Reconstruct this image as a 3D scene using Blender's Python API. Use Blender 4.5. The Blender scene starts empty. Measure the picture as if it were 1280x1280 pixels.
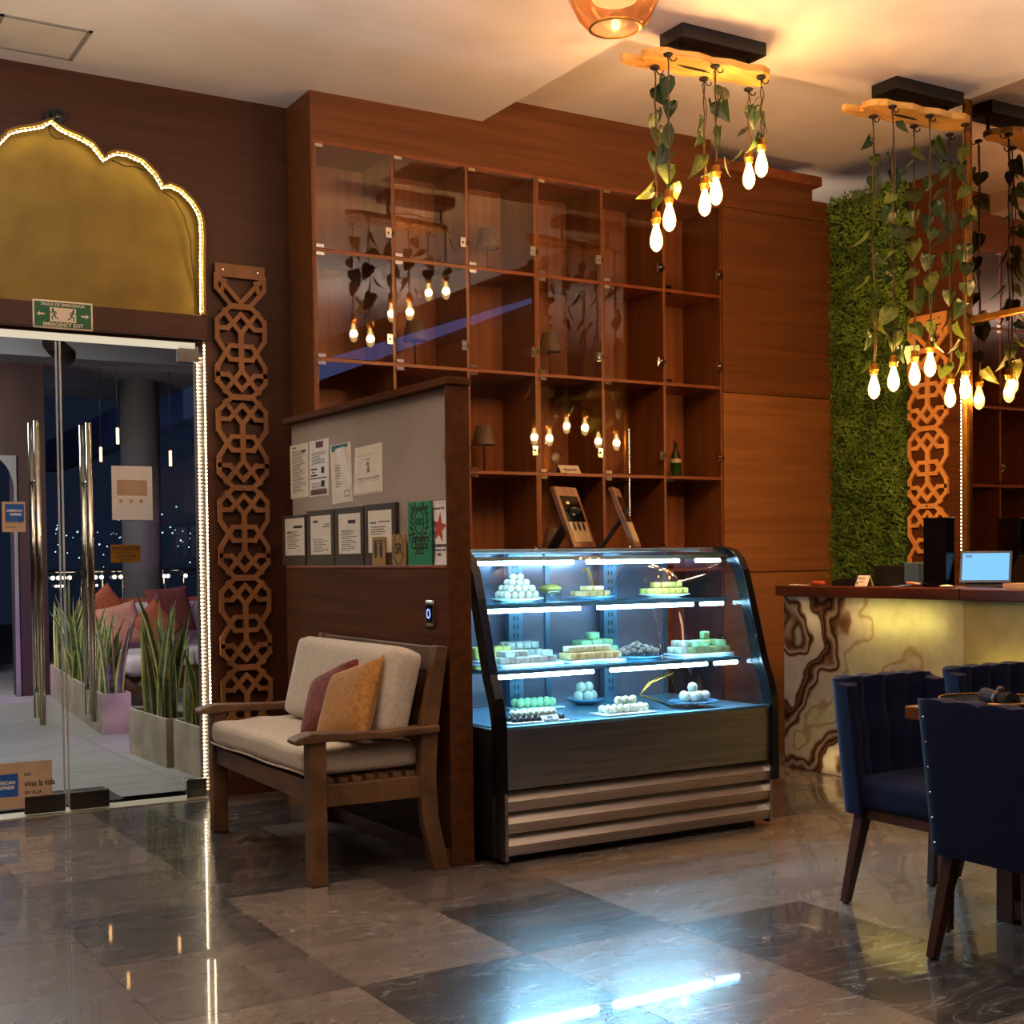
import bpy, bmesh, math, random
from mathutils import Vector, Matrix
random.seed(7)
R = math.radians
SC = bpy.context.scene
COL = SC.collection

# ------------------------------------------------------------------ camera
FPX, CX, CY = 1639.5, 600.0, 745.0
def _n(v): return v.normalized()
_rx = _n(Vector((3400-CX, 664-CY, FPX)))
_ry = Vector((-361-CX, 710-CY, FPX)); _ry = _n(_ry - _rx*_ry.dot(_rx))
_rz = _rx.cross(_ry)
if _rz.y > 0: _rz = -_rz
M3 = Matrix((_rx, _ry, _rz))            # world = M3 @ (right, down, forward)
EYE = Vector((0, 0, 1.3))
cam = bpy.data.objects.new('camera', bpy.data.cameras.new('camera'))
COL.objects.link(cam)
_r, _d, _f = (M3 @ Vector(v) for v in ((1,0,0),(0,1,0),(0,0,1)))
cam.matrix_world = Matrix((( _r.x,-_d.x,-_f.x,EYE.x),(_r.y,-_d.y,-_f.y,EYE.y),(_r.z,-_d.z,-_f.z,EYE.z),(0,0,0,1)))
cam.data.sensor_width = 36
cam.data.lens = FPX/1280*36
cam.data.shift_x = (640-CX)/1280
cam.data.shift_y = (CY-640)/1280
cam.data.clip_end = 300
SC.camera = cam
def P(axis, val, px, py):
    """survey helper: where the sight line of a picture point meets a real plane (0:X 1:Y 2:Z)"""
    d = M3 @ Vector((px-CX, py-CY, FPX))
    return EYE + d*((val-EYE[axis])/d[axis])

# ------------------------------------------------------------------ world, exposure, big lights
W = bpy.data.worlds.new('night'); SC.world = W; W.use_nodes = True
W.node_tree.nodes['Background'].inputs[0].default_value = (0.012, 0.02, 0.045, 1)
W.node_tree.nodes['Background'].inputs[1].default_value = 0.5
SC.view_settings.view_transform = 'Standard'; SC.view_settings.look = 'None'
SC.view_settings.exposure = 0.0; SC.view_settings.gamma = 1.0
SC.view_settings.use_curve_mapping = False
cy = SC.cycles
cy.use_denoising = True
cy.max_bounces = 8; cy.diffuse_bounces = 4; cy.glossy_bounces = 5; cy.transmission_bounces = 6; cy.transparent_max_bounces = 24
cy.caustics_reflective = False; cy.caustics_refractive = False
cy.sample_clamp_indirect = 0.0
BULB_W, PENDANT_W = 46.0, 22.0
LED_WARM, TUBE_COOL = 26.0, 75.0
BULB_COL = (1.0, 0.56, 0.24)
def lamp(name, kind, loc, energy, color, size=0.03, rot=(0,0,0), size_y=None):
    l = bpy.data.lights.new(name, kind); l.energy = energy; l.color = color
    if kind == 'AREA':
        l.size = size
        if size_y: l.shape = 'RECTANGLE'; l.size_y = size_y
    else: l.shadow_soft_size = size
    o = bpy.data.objects.new(name, l); COL.objects.link(o); o.location = loc; o.rotation_euler = rot
    return o
# added unseen fill: upward areas brighten the ceiling, a warm point the partition
lamp('added_ceiling_fill', 'AREA', (0.4, 3.8, 2.7), 165, (1.0, 0.84, 0.75), 0.6, (R(180),0,0))
lamp('added_ceiling_fill', 'AREA', (2.6, 2.0, 2.7), 95, (1.0, 0.84, 0.74), 0.6, (R(180),0,0))
lamp('added_ceiling_fill', 'AREA', (5.2, 2.2, 2.7), 50, (1.0, 0.82, 0.68), 0.5, (R(180),0,0))
lamp('added_side_fill', 'POINT', (-0.7, 4.5, 2.8), 13, (1.0, 0.74, 0.5), 0.15)
# terrace lights outside the glass doors
lamp('terrace_light', 'AREA', (1.3, 9.0, 3.3), 130, (0.90, 0.95, 1.0), 1.6)
lamp('terrace_light', 'AREA', (1.2, 13.5, 3.3), 130, (0.95, 0.92, 1.0), 1.6)
lamp('terrace_light', 'AREA', (1.5, 11.5, 2.4), 45, (1.0, 0.96, 0.92), 0.4, (R(72),0,R(-32)))  # unseen lamp added to brighten the column and sofa
lamp('terrace_purple', 'AREA', (2.95, 9.0, 0.55), 6.0, (0.55, 0.12, 1.0), 0.06, (R(90),0,R(12)))
lamp('terrace_purple', 'AREA', (4.6, 13.6, 2.0), 2.5, (0.5, 0.12, 1.0), 0.2, (R(25),0,0))
lamp('terrace_purple', 'AREA', (2.3, 12.7, 0.5), 5, (0.5, 0.1, 1.0), 0.1, (R(90),0,0))
lamp('terrace_blue', 'AREA', (2.2, 15.2, 2.0), 14, (0.35, 0.5, 1.0), 0.4, (R(90),0,0))
lamp('added_tray_fill', 'AREA', (6.4, 7.4, 3.1), 12, (1.0, 0.72, 0.5), 0.5, (R(180),0,0))  # unseen uplight added behind the wall to brighten the tray ceiling
lamp('terrace_blue', 'AREA', (4.5, 11.5, 2.6), 10, (0.35, 0.5, 1.0), 0.3, (0,R(-90),0))

# ------------------------------------------------------------------ materials
def lin(h):
    h = h.lstrip('#'); c = [int(h[i:i+2],16)/255 for i in (0,2,4)]
    return tuple(x/12.92 if x <= .04045 else ((x+.055)/1.055)**2.4 for x in c)+(1,)
MATS = {}
def newmat(name):
    m = bpy.data.materials.new(name); m.use_nodes = True
    nt = m.node_tree; nt.nodes.clear(); MATS[name] = m
    out = nt.nodes.new('ShaderNodeOutputMaterial')
    return m, nt, out
def N(nt, t, **kw):
    n = nt.nodes.new('ShaderNode'+t)
    for k, v in kw.items():
        if k in n.inputs: n.inputs[k].default_value = v
        else: setattr(n, k, v)
    return n
def ramp(nt, stops):
    r = nt.nodes.new('ShaderNodeValToRGB'); cr = r.color_ramp
    while len(cr.elements) < len(stops): cr.elements.new(0.5)
    for e, (p, c) in zip(cr.elements, stops): e.position = p; e.color = c
    return r
def mat(name, c1, c2=None, scale=(8,8,8), rough=0.5, metal=0.0, bump=0.0, detail=4, coord='Object', spread=(0.35,0.65), rrange=0.0, sheen=0, coat=0, rnd=False, spec=0.5, bscale=None, distort=0.0):
    m, nt, out = newmat(name); L = nt.links.new
    b = N(nt, 'BsdfPrincipled'); L(b.outputs[0], out.inputs[0])
    b.inputs['Roughness'].default_value = rough; b.inputs['Metallic'].default_value = metal
    b.inputs['Specular IOR Level'].default_value = spec
    if sheen: b.inputs['Sheen Weight'].default_value = sheen; b.inputs['Sheen Roughness'].default_value = .4
    if coat: b.inputs['Coat Weight'].default_value = coat; b.inputs['Coat Roughness'].default_value = .08
    c1 = lin(c1); c2 = lin(c2) if c2 else tuple(x*.8 for x in c1[:3])+(1,)
    tc = N(nt, 'TexCoord'); mp = N(nt, 'Mapping'); mp.inputs['Scale'].default_value = scale
    src = tc.outputs[coord]
    if rnd:
        oi = N(nt, 'ObjectInfo'); mul = N(nt, 'VectorMath', operation='SCALE'); cmb = N(nt, 'CombineXYZ')
        L(oi.outputs['Random'], cmb.inputs[0]); L(oi.outputs['Random'], cmb.inputs[1]); L(oi.outputs['Random'], cmb.inputs[2])
        L(cmb.outputs[0], mul.inputs[0]); mul.inputs['Scale'].default_value = 53.0
        ad = N(nt, 'VectorMath', operation='ADD'); L(src, ad.inputs[0]); L(mul.outputs[0], ad.inputs[1]); src = ad.outputs[0]
    L(src, mp.inputs[0])
    nz = N(nt, 'TexNoise'); nz.inputs['Scale'].default_value = 1; nz.inputs['Detail'].default_value = detail; nz.inputs['Distortion'].default_value = distort
    L(mp.outputs[0], nz.inputs['Vector'])
    rp = ramp(nt, [(spread[0], c1), (spread[1], c2)]); L(nz.outputs['Fac'], rp.inputs[0]); L(rp.outputs[0], b.inputs['Base Color'])
    if rrange:
        mr = N(nt, 'MapRange'); mr.inputs['To Min'].default_value = rough-rrange; mr.inputs['To Max'].default_value = rough+rrange
        L(nz.outputs['Fac'], mr.inputs[0]); L(mr.outputs[0], b.inputs['Roughness'])
    if bump:
        bp = N(nt, 'Bump'); bp.inputs['Strength'].default_value = bump; bp.inputs['Distance'].default_value = .002
        h = nz.outputs['Fac']
        if bscale:
            n2 = N(nt, 'TexNoise'); n2.inputs['Scale'].default_value = bscale; n2.inputs['Detail'].default_value = 3
            L(src, n2.inputs['Vector']); h = n2.outputs['Fac']
        L(h, bp.inputs['Height']); L(bp.outputs[0], b.inputs['Normal'])
    return m
def emit(name, color, strength):
    m, nt, out = newmat(name)
    e = N(nt, 'Emission'); e.inputs[0].default_value = color if len(color) == 4 else tuple(color)+(1,); e.inputs[1].default_value = strength
    nt.links.new(e.outputs[0], out.inputs[0]); return m
def glass(name, tint=(1,1,1,1), gain=1.0, base=0.0, rough=0.0, spec=(1,1,1,1)):
    """clear pane: straight view through, mirror reflection by the glass angle on the outer faces"""
    m, nt, out = newmat(name); L = nt.links.new
    t = N(nt, 'BsdfTransparent'); t.inputs[0].default_value = tint
    g = N(nt, 'BsdfGlossy'); g.inputs['Roughness'].default_value = rough; g.inputs['Color'].default_value = spec
    fr = N(nt, 'Fresnel'); fr.inputs['IOR'].default_value = 1.5
    ma = N(nt, 'Math', operation='MULTIPLY_ADD', use_clamp=True); ma.inputs[1].default_value = gain; ma.inputs[2].default_value = base
    geo = N(nt, 'NewGeometry'); sub = N(nt, 'Math', operation='SUBTRACT'); sub.inputs[0].default_value = 1.0
    mu = N(nt, 'Math', operation='MULTIPLY', use_clamp=True)
    L(fr.outputs[0], ma.inputs[0]); L(geo.outputs['Backfacing'], sub.inputs[1]); L(ma.outputs[0], mu.inputs[0]); L(sub.outputs[0], mu.inputs[1])
    mx = N(nt, 'MixShader'); L(mu.outputs[0], mx.inputs[0]); L(t.outputs[0], mx.inputs[1]); L(g.outputs[0], mx.inputs[2]); L(mx.outputs[0], out.inputs[0])
    return m

wood_wall   = mat('wood_wall', '#472614', '#371b0d', (1.2,20,26), .42, bump=.05, spread=(.3,.7), spec=.35)
wood_wall_y = mat('wood_wall_y', '#5c3318', '#452410', (20,1.2,26), .6, bump=.05, spread=(.3,.7), spec=.12)
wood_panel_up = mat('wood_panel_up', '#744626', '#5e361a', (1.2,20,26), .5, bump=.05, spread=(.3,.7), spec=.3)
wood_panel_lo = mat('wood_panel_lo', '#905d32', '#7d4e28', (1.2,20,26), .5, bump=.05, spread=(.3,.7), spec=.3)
wood_cab    = mat('wood_cab', '#85502c', '#6a3d1e', (14,14,1.5), .4, bump=.04, spread=(.3,.7))
wood_back   = mat('wood_back', '#a46c48', '#8a5535', (26,14,1.2), .45, bump=.04, spread=(.3,.7))
wood_edge   = mat('wood_edge', '#8b4a26', '#713a1c', (10,10,10), .4)
wood_bench  = mat('wood_bench', '#74512f', '#4b301a', (9,3,9), .5, bump=.12, spread=(.3,.7), distort=.6)
wood_lat_dim    = mat('wood_lat_dim', '#946339', '#7b502c', (8,8,3), .5, bump=.04)  # lattice wood with its dimmer light put into the darker tone
wood_lat_lit = mat('wood_lat_lit', '#dc9e58', '#cb8a46', (8,8,3), .5, bump=.04)  # same lattice wood, nearby bulb light put into the brighter orange
wood_counter= mat('wood_counter', '#5b2c1a', '#3c1c10', (14,1.6,14), .35, bump=.08)
wood_table  = mat('wood_table', '#7b4726', '#54301a', (2,16,16), .35, bump=.06)
wood_leg    = mat('wood_leg', '#4a2a1c', '#33190f', (14,14,2), .4, bump=.05)
wood_slab   = mat('wood_slab', '#eab763', '#cf9240', (4,16,16), .5, bump=.1, distort=1.0)
plaster     = mat('plaster', '#dcd3cc', '#d4cac2', (3,3,3), .9, bump=.03)
hatch_m     = mat('hatch_m', '#cfc6bd', '#c4bab0', (3,3,3), .8)
hatch_fr    = mat('hatch_fr', '#8d857c', '#7c746b', (3,3,3), .7)
gold_m      = mat('gold_m', '#85701f', '#786119', (5,5,5), .5, metal=.15, bump=.04, bscale=160)
gold_rim    = mat('gold_rim', '#8a6a34', '#6f5328', (5,5,5), .35, metal=.5)
brass       = mat('brass', '#c08a3c', '#a37028', (20,20,20), .28, metal=.9)
black_m     = mat('black_m', '#15120f', '#0d0b0a', (20,20,20), .5)
black_gloss = mat('black_gloss', '#0b0c0f', '#08080a', (20,20,20), .18)
steel       = mat('steel', '#b9b3aa', '#9f9a92', (1.5,60,60), .3, metal=1.0, bump=.03, rrange=.06)
steel_dark  = mat('steel_dark', '#5a534a', '#4a443c', (2,40,40), .35, metal=.9)
chrome      = mat('chrome', '#d8d4c8', '#c8c2b4', (20,20,20), .14, metal=1.0)
alu         = mat('alu', '#c9c0a4', '#b8af94', (2,30,30), .4, metal=.6)
cream_bar   = emit('cream_bar', (1.0,.86,.62), .75)
lino_cream  = mat('lino_cream', '#c4b7a2', '#b5a68f', (60,60,60), .9, bump=.25, bscale=320, sheen=.2)
kilim_red   = mat('kilim_red', '#7a2413', '#4c130b', (10,40,70), .9, bump=.4, bscale=180, sheen=.2)
mustard     = mat('mustard', '#a8742e', '#8c5c20', (60,60,60), .85, bump=.3, bscale=260, sheen=.2)
navy        = mat('navy', '#0a1536', '#081029', (30,30,30), .85, bump=.15, bscale=300, sheen=.04, spec=.2)
navy_dark   = mat('navy_dark', '#081026', '#060b1a', (30,30,30), .85, bump=.15, bscale=300, sheen=.04, spec=.2)
paper       = mat('paper', '#e6dccb', '#dcd1bf', (20,20,20), .7)
paper_w     = mat('paper_w', '#ece8e2', '#e2ddd5', (20,20,20), .6)
paper_tan   = mat('paper_tan', '#c6a98a', '#b99b7c', (10,10,10), .6)
ink         = mat('ink', '#2b2622', '#221e1b', (20,20,20), .7)
ink_grey    = mat('ink_grey', '#8b857c', '#7d776e', (20,20,20), .7)
ink_maroon  = mat('ink_maroon', '#6c3c3a', '#5d302f', (20,20,20), .7)
ink_teal    = mat('ink_teal', '#2f7285', '#276273', (20,20,20), .6)
frame_glit  = mat('frame_glit', '#4a3e30', '#281f17', (240,240,240), .45, detail=1)
kraft       = mat('kraft', '#a07f3e', '#8c6c30', (40,40,40), .6)
green_sign  = mat('green_sign', '#13693f', '#0f5c36', (20,20,20), .5)
green_plq   = mat('green_plq', '#2c8f5e', '#247f52', (20,20,20), .4)
red_ink     = mat('red_ink', '#c0492f', '#ac3c25', (20,20,20), .6)
blue_card   = mat('blue_card', '#1c5fae', '#18539a', (20,20,20), .5)
board_m     = mat('board_m', '#a8988c', '#9c8d82', (2,2,2), .32, spec=.4)
sign_gold   = mat('sign_gold', '#b98732', '#98691f', (10,10,30), .3, metal=.7)
plate_w     = mat('plate_w', '#e8ecec', '#dfe5e6', (10,10,10), .2)
plate_blue  = mat('plate_blue', '#5f8fae', '#4d7c9b', (10,10,10), .15)
deck_m      = mat('deck_m', '#6f9fb5', '#5f8fa6', (1.5,30,30), .3, metal=.6)
upright_m   = mat('upright_m', '#5d7f93', '#4d6f83', (10,10,2), .3, metal=.7)
concrete    = mat('concrete', '#b09c82', '#8f7f69', (5,5,5), .8, bump=.1, rnd=True)
soil        = mat('soil', '#2c2118', '#1d150f', (30,30,30), .9, bump=.3)
deck_tile   = mat('deck_tile', '#8f8a82', '#817c75', (2,9,9), .35, bump=.04, rnd=True)
mat_rubber  = mat('mat_rubber', '#2a2c26', '#1f211c', (50,50,50), .9, bump=.4)
terr_wall   = mat('terr_wall', '#3a1f1a', '#2f1815', (8,8,1.5), .6)
terr_grey   = mat('terr_grey', '#7d7772', '#6f6a66', (2,2,2), .8)
terr_blue   = mat('terr_blue', '#6f86b4', '#60769f', (2,2,2), .7)
sofa_or     = mat('sofa_or', '#a4532f', '#8c4526', (30,30,30), .9)
sofa_wh     = mat('sofa_wh', '#c8b9b4', '#b8a9a5', (30,30,30), .9)
pink_f      = mat('pink_f', '#c98a72', '#b57862', (30,30,30), .9)
brown_f     = mat('brown_f', '#70342a', '#5e2a22', (30,30,30), .9)
leaf_m      = mat('leaf_m', '#182c0f', '#34491d', (22,22,22), .38, coord='Generated', spread=(.42,.62), rnd=True)
leaf_y      = mat('leaf_y', '#66702c', '#37501c', (14,14,14), .4, coord='Generated', spread=(.4,.6), rnd=True)
vine_m      = mat('vine_m', '#3a2c18', '#57421f', (30,30,200), .6)
snake_g     = mat('snake_g', '#3d5535', '#5f7350', (3,3,26), .4, spread=(.4,.6), rnd=True)
snake_y     = mat('snake_y', '#c4b968', '#b0a455', (8,8,8), .45)
moss        = mat('moss', '#6f8f2b', '#3d5a17', (7,7,7), .7, spread=(.35,.65))
moss_dark   = mat('moss_dark', '#233412', '#1a280d', (7,7,7), .9)
screen_b    = emit('screen_b', (.22,.56,1.0), 1.15)
ring_b      = emit('ring_b', (.2,.3,1.0), 2.5)
white_led   = emit('white_led', (1.0,.82,.55), LED_WARM)
arch_led    = emit('arch_led', (1.0,.74,.28), LED_WARM*7)
tube_led    = emit('tube_led', (.34,.72,1.0), TUBE_COOL)
filament    = emit('filament', (1.0,.62,.25), 90)
string_led  = emit('string_led', (1.0,.80,.58), 3.5)
city_led    = emit('city_led', (.5,.8,1.0), 2.2)
blue_band   = emit('blue_band', (.30,.38,1.0), 1.2)
fil_out     = emit('fil_out', (1.0,.5,.2), 6)
pane_m      = glass('pane_m', (.93,.95,.94,1), 1.0, .0)
pane_cab    = glass('pane_cab', (.95,.92,.89,1), 1.5, .02)
pane_case   = glass('pane_case', (.94,.97,.98,1), .9)
pane_edge   = glass('pane_edge', (.75,.92,.95,1), 1.0, .05)
amber       = glass('amber', (.97,.80,.62,1), 1.6, .06, .05, (1,.85,.7,1))
acrylic     = glass('acrylic', (.92,.92,.92,1), 1.5, .05)
bottle_g    = glass('bottle_g', (.30,.55,.22,1), 1.2, .03)
sleeve_m    = glass('sleeve_m', (.95,.95,.95,1), 1.0, .06, .15)
mirror_m    = mat('mirror_m', '#b9a79a', '#b4a295', (2,2,2), .015, metal=1.0)
mirror_m.node_tree.nodes['Principled BSDF'].inputs['Specular IOR Level'].default_value = .5
band_glass  = mat('band_glass', '#b49a80', '#a98f76', (3,3,3), .5)

seal_m = mat('seal_m', '#b4b8bb', '#a4a8ab', (5,5,1), .3)
notice_m = mat('notice_m', '#f4f2ee', '#ebe8e2', (9,9,9), .6)
# glowing filament-bulb envelope
def bulb_mat():
    m, nt, out = newmat('bulb_glass'); L = nt.links.new
    t = N(nt, 'BsdfTransparent'); t.inputs[0].default_value = (1,.9,.7,1)
    e = N(nt, 'Emission'); e.inputs[0].default_value = (1,.60,.22,1); e.inputs[1].default_value = 6.5
    lw = N(nt, 'LayerWeight'); lw.inputs[0].default_value = .4
    mr = N(nt, 'MapRange'); mr.inputs['To Min'].default_value = .85; mr.inputs['To Max'].default_value = .12
    L(lw.outputs['Facing'], mr.inputs[0])
    mx = N(nt, 'MixShader'); L(mr.outputs[0], mx.inputs[0]); L(t.outputs[0], mx.inputs[1]); L(e.outputs[0], mx.inputs[2]); L(mx.outputs[0], out.inputs[0])
    return m
bulb_glass = bulb_mat()

def marble(name, base, cloud, vein, vamt):
    m, nt, out = newmat(name); L = nt.links.new
    b = N(nt, 'BsdfPrincipled'); L(b.outputs[0], out.inputs[0])
    tc = N(nt, 'TexCoord'); oi = N(nt, 'ObjectInfo'); cmb = N(nt, 'CombineXYZ')
    for i in range(3): L(oi.outputs['Random'], cmb.inputs[i])
    sc = N(nt, 'VectorMath', operation='SCALE'); sc.inputs['Scale'].default_value = 71; L(cmb.outputs[0], sc.inputs[0])
    ad = N(nt, 'VectorMath', operation='ADD'); L(tc.outputs['Object'], ad.inputs[0]); L(sc.outputs[0], ad.inputs[1])
    mp = N(nt, 'Mapping'); mp.inputs['Scale'].default_value = (2.2,5.5,2); mp.inputs['Rotation'].default_value = (0,0,.5); L(ad.outputs[0], mp.inputs[0])
    n1 = N(nt, 'TexNoise'); n1.inputs['Scale'].default_value = 1.1; n1.inputs['Detail'].default_value = 7; n1.inputs['Distortion'].default_value = .7; L(mp.outputs[0], n1.inputs['Vector'])
    r1 = ramp(nt, [(.3, lin(base)), (.72, lin(cloud))]); L(n1.outputs['Fac'], r1.inputs[0])
    n2 = N(nt, 'TexNoise'); n2.inputs['Scale'].default_value = .9; n2.inputs['Detail'].default_value = 5; n2.inputs['Distortion'].default_value = 1.4; L(mp.outputs[0], n2.inputs['Vector'])
    r2 = ramp(nt, [(.488, (0,0,0,1)), (.5, (1,1,1,1)), (.512, (0,0,0,1))]); L(n2.outputs['Fac'], r2.inputs[0])
    n3 = N(nt, 'TexNoise'); n3.inputs['Scale'].default_value = 1.6; L(ad.outputs[0], n3.inputs['Vector'])
    mu = N(nt, 'Math', operation='MULTIPLY'); L(r2.outputs[0], mu.inputs[0]); L(n3.outputs['Fac'], mu.inputs[1])
    m2 = N(nt, 'Math', operation='MULTIPLY'); m2.inputs[1].default_value = vamt; L(mu.outputs[0], m2.inputs[0])
    mx = N(nt, 'MixRGB'); L(m2.outputs[0], mx.inputs[0]); L(r1.outputs[0], mx.inputs[1]); mx.inputs[2].default_value = lin(vein); L(mx.outputs[0], b.inputs['Base Color'])
    mr = N(nt, 'MapRange'); mr.inputs['To Min'].default_value = .20; mr.inputs['To Max'].default_value = .34; L(n1.outputs['Fac'], mr.inputs[0]); L(mr.outputs[0], b.inputs['Roughness'])
    b.inputs['Specular IOR Level'].default_value = .6; b.inputs['Coat Weight'].default_value = .8; b.inputs['Coat Roughness'].default_value = .035
    return m
tile_light = marble('tile_light', '#7a6e62', '#625850', '#b5aba1', .8)
tile_mid   = marble('tile_mid', '#625850', '#4e453e', '#958c84', .5)
tile_dark  = marble('tile_dark', '#423d39', '#35312e', '#a59f98', 1.0)
grout      = mat('grout', '#6b6259', '#5d544c', (20,20,20), .9)

def onyx_mat(name, pale, seed):
    m, nt, out = newmat(name); L = nt.links.new
    tc = N(nt, 'TexCoord'); mp = N(nt, 'Mapping'); mp.inputs['Location'].default_value = seed; L(tc.outputs['Object'], mp.inputs[0])
    warp = N(nt, 'TexNoise'); warp.inputs['Scale'].default_value = 1.5; warp.inputs['Detail'].default_value = 3; L(mp.outputs[0], warp.inputs['Vector'])
    # banding grows toward the far end of the first slab
    sep = N(nt, 'SeparateXYZ'); L(tc.outputs['Object'], sep.inputs[0])
    fine = N(nt, 'TexNoise'); fine.inputs['Scale'].default_value = 7; fine.inputs['Detail'].default_value = 6; L(mp.outputs[0], fine.inputs['Vector'])
    a = N(nt, 'Math', operation='MULTIPLY_ADD'); a.inputs[1].default_value = .06; L(fine.outputs['Fac'], a.inputs[0]); L(warp.outputs['Fac'], a.inputs[2])
    b_ = N(nt, 'Math', operation='MULTIPLY_ADD'); b_.inputs[1].default_value = .26; L(sep.outputs['Y'], b_.inputs[0]); L(a.outputs[0], b_.inputs[2])
    W_, T_, B_, D_ = lin('#cfc0ae'), lin('#8a6446'), lin('#4a2e1d'), lin('#2e1c12')
    if pale: stops = [(0.0, lin('#cdc592')), (.42, lin('#d2ca9c')), (.5, lin('#b09d6e')), (.55, lin('#cdc491')), (1.0, lin('#c6bb86'))]
    else: stops = [(0.0, lin('#d9d6ae')), (.50, lin('#dcd7b4')), (.515, lin('#b59a74')), (.53, lin('#d8cfb4')), (.56, lin('#d6c9b6')), (.575, T_), (.59, B_), (.605, lin('#c7b39e')), (.625, T_), (.64, D_), (.66, T_), (.675, D_), (.69, lin('#d9cdbf')), (.76, lin('#dccfc2')), (.775, T_), (.79, D_), (.805, lin('#c9b6a4')), (.83, T_), (.845, B_), (.87, W_), (1.0, lin('#cbb8a6'))]
    rp = ramp(nt, stops); L(b_.outputs[0], rp.inputs[0])
    cl = N(nt, 'TexNoise'); cl.inputs['Scale'].default_value = 12; cl.inputs['Detail'].default_value = 6; L(mp.outputs[0], cl.inputs['Vector'])
    rc = ramp(nt, [(.3, (.84,.82,.76,1)), (.7, (1,1,1,1))]); L(cl.outputs['Fac'], rc.inputs[0])
    mu = N(nt, 'MixRGB', blend_type='MULTIPLY'); mu.inputs[0].default_value = 1; L(rp.outputs[0], mu.inputs[1]); L(rc.outputs[0], mu.inputs[2])
    df = N(nt, 'BsdfDiffuse'); tr = N(nt, 'BsdfTranslucent'); gl = N(nt, 'BsdfGlossy'); gl.inputs['Roughness'].default_value = .12
    L(mu.outputs[0], df.inputs[0]); L(mu.outputs[0], tr.inputs[0])
    m1 = N(nt, 'MixShader'); m1.inputs[0].default_value = .55; L(df.outputs[0], m1.inputs[1]); L(tr.outputs[0], m1.inputs[2])
    fr = N(nt, 'Fresnel'); fr.inputs['IOR'].default_value = 1.4
    geo = N(nt, 'NewGeometry'); sb = N(nt, 'Math', operation='SUBTRACT'); sb.inputs[0].default_value = 1; L(geo.outputs['Backfacing'], sb.inputs[1])
    fm = N(nt, 'Math', operation='MULTIPLY'); L(fr.outputs[0], fm.inputs[0]); L(sb.outputs[0], fm.inputs[1])
    m2 = N(nt, 'MixShader'); L(fm.outputs[0], m2.inputs[0]); L(m1.outputs[0], m2.inputs[1]); L(gl.outputs[0], m2.inputs[2]); L(m2.outputs[0], out.inputs[0])
    return m
onyx_band = onyx_mat('onyx_band', False, (0,0,0))
onyx_pale = onyx_mat('onyx_pale', True, (0,3,1))

def sweet(name, c1, c2, rough=.7): return mat(name, c1, c2, (40,40,40), rough, bump=.3, rnd=True)
sw_white = sweet('sw_white', '#cfcab6', '#bdb7a0'); sw_ivory = sweet('sw_ivory', '#efe0b8', '#e2c983')
sw_beige = sweet('sw_beige', '#e3c48c', '#cfa463'); sw_lemon = sweet('sw_lemon', '#e9dc7a', '#d8c75c')
sw_green = sweet('sw_green', '#b4d6a0', '#98c286'); sw_choc = sweet('sw_choc', '#2a1d18', '#1c1310', .4)
sw_brown = sweet('sw_brown', '#8a7a72', '#6f6059'); sw_grey = sweet('sw_grey', '#d0cabd', '#b5afa3'); sw_cream = sweet('sw_cream', '#f0ead0', '#e2dab8')

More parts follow.
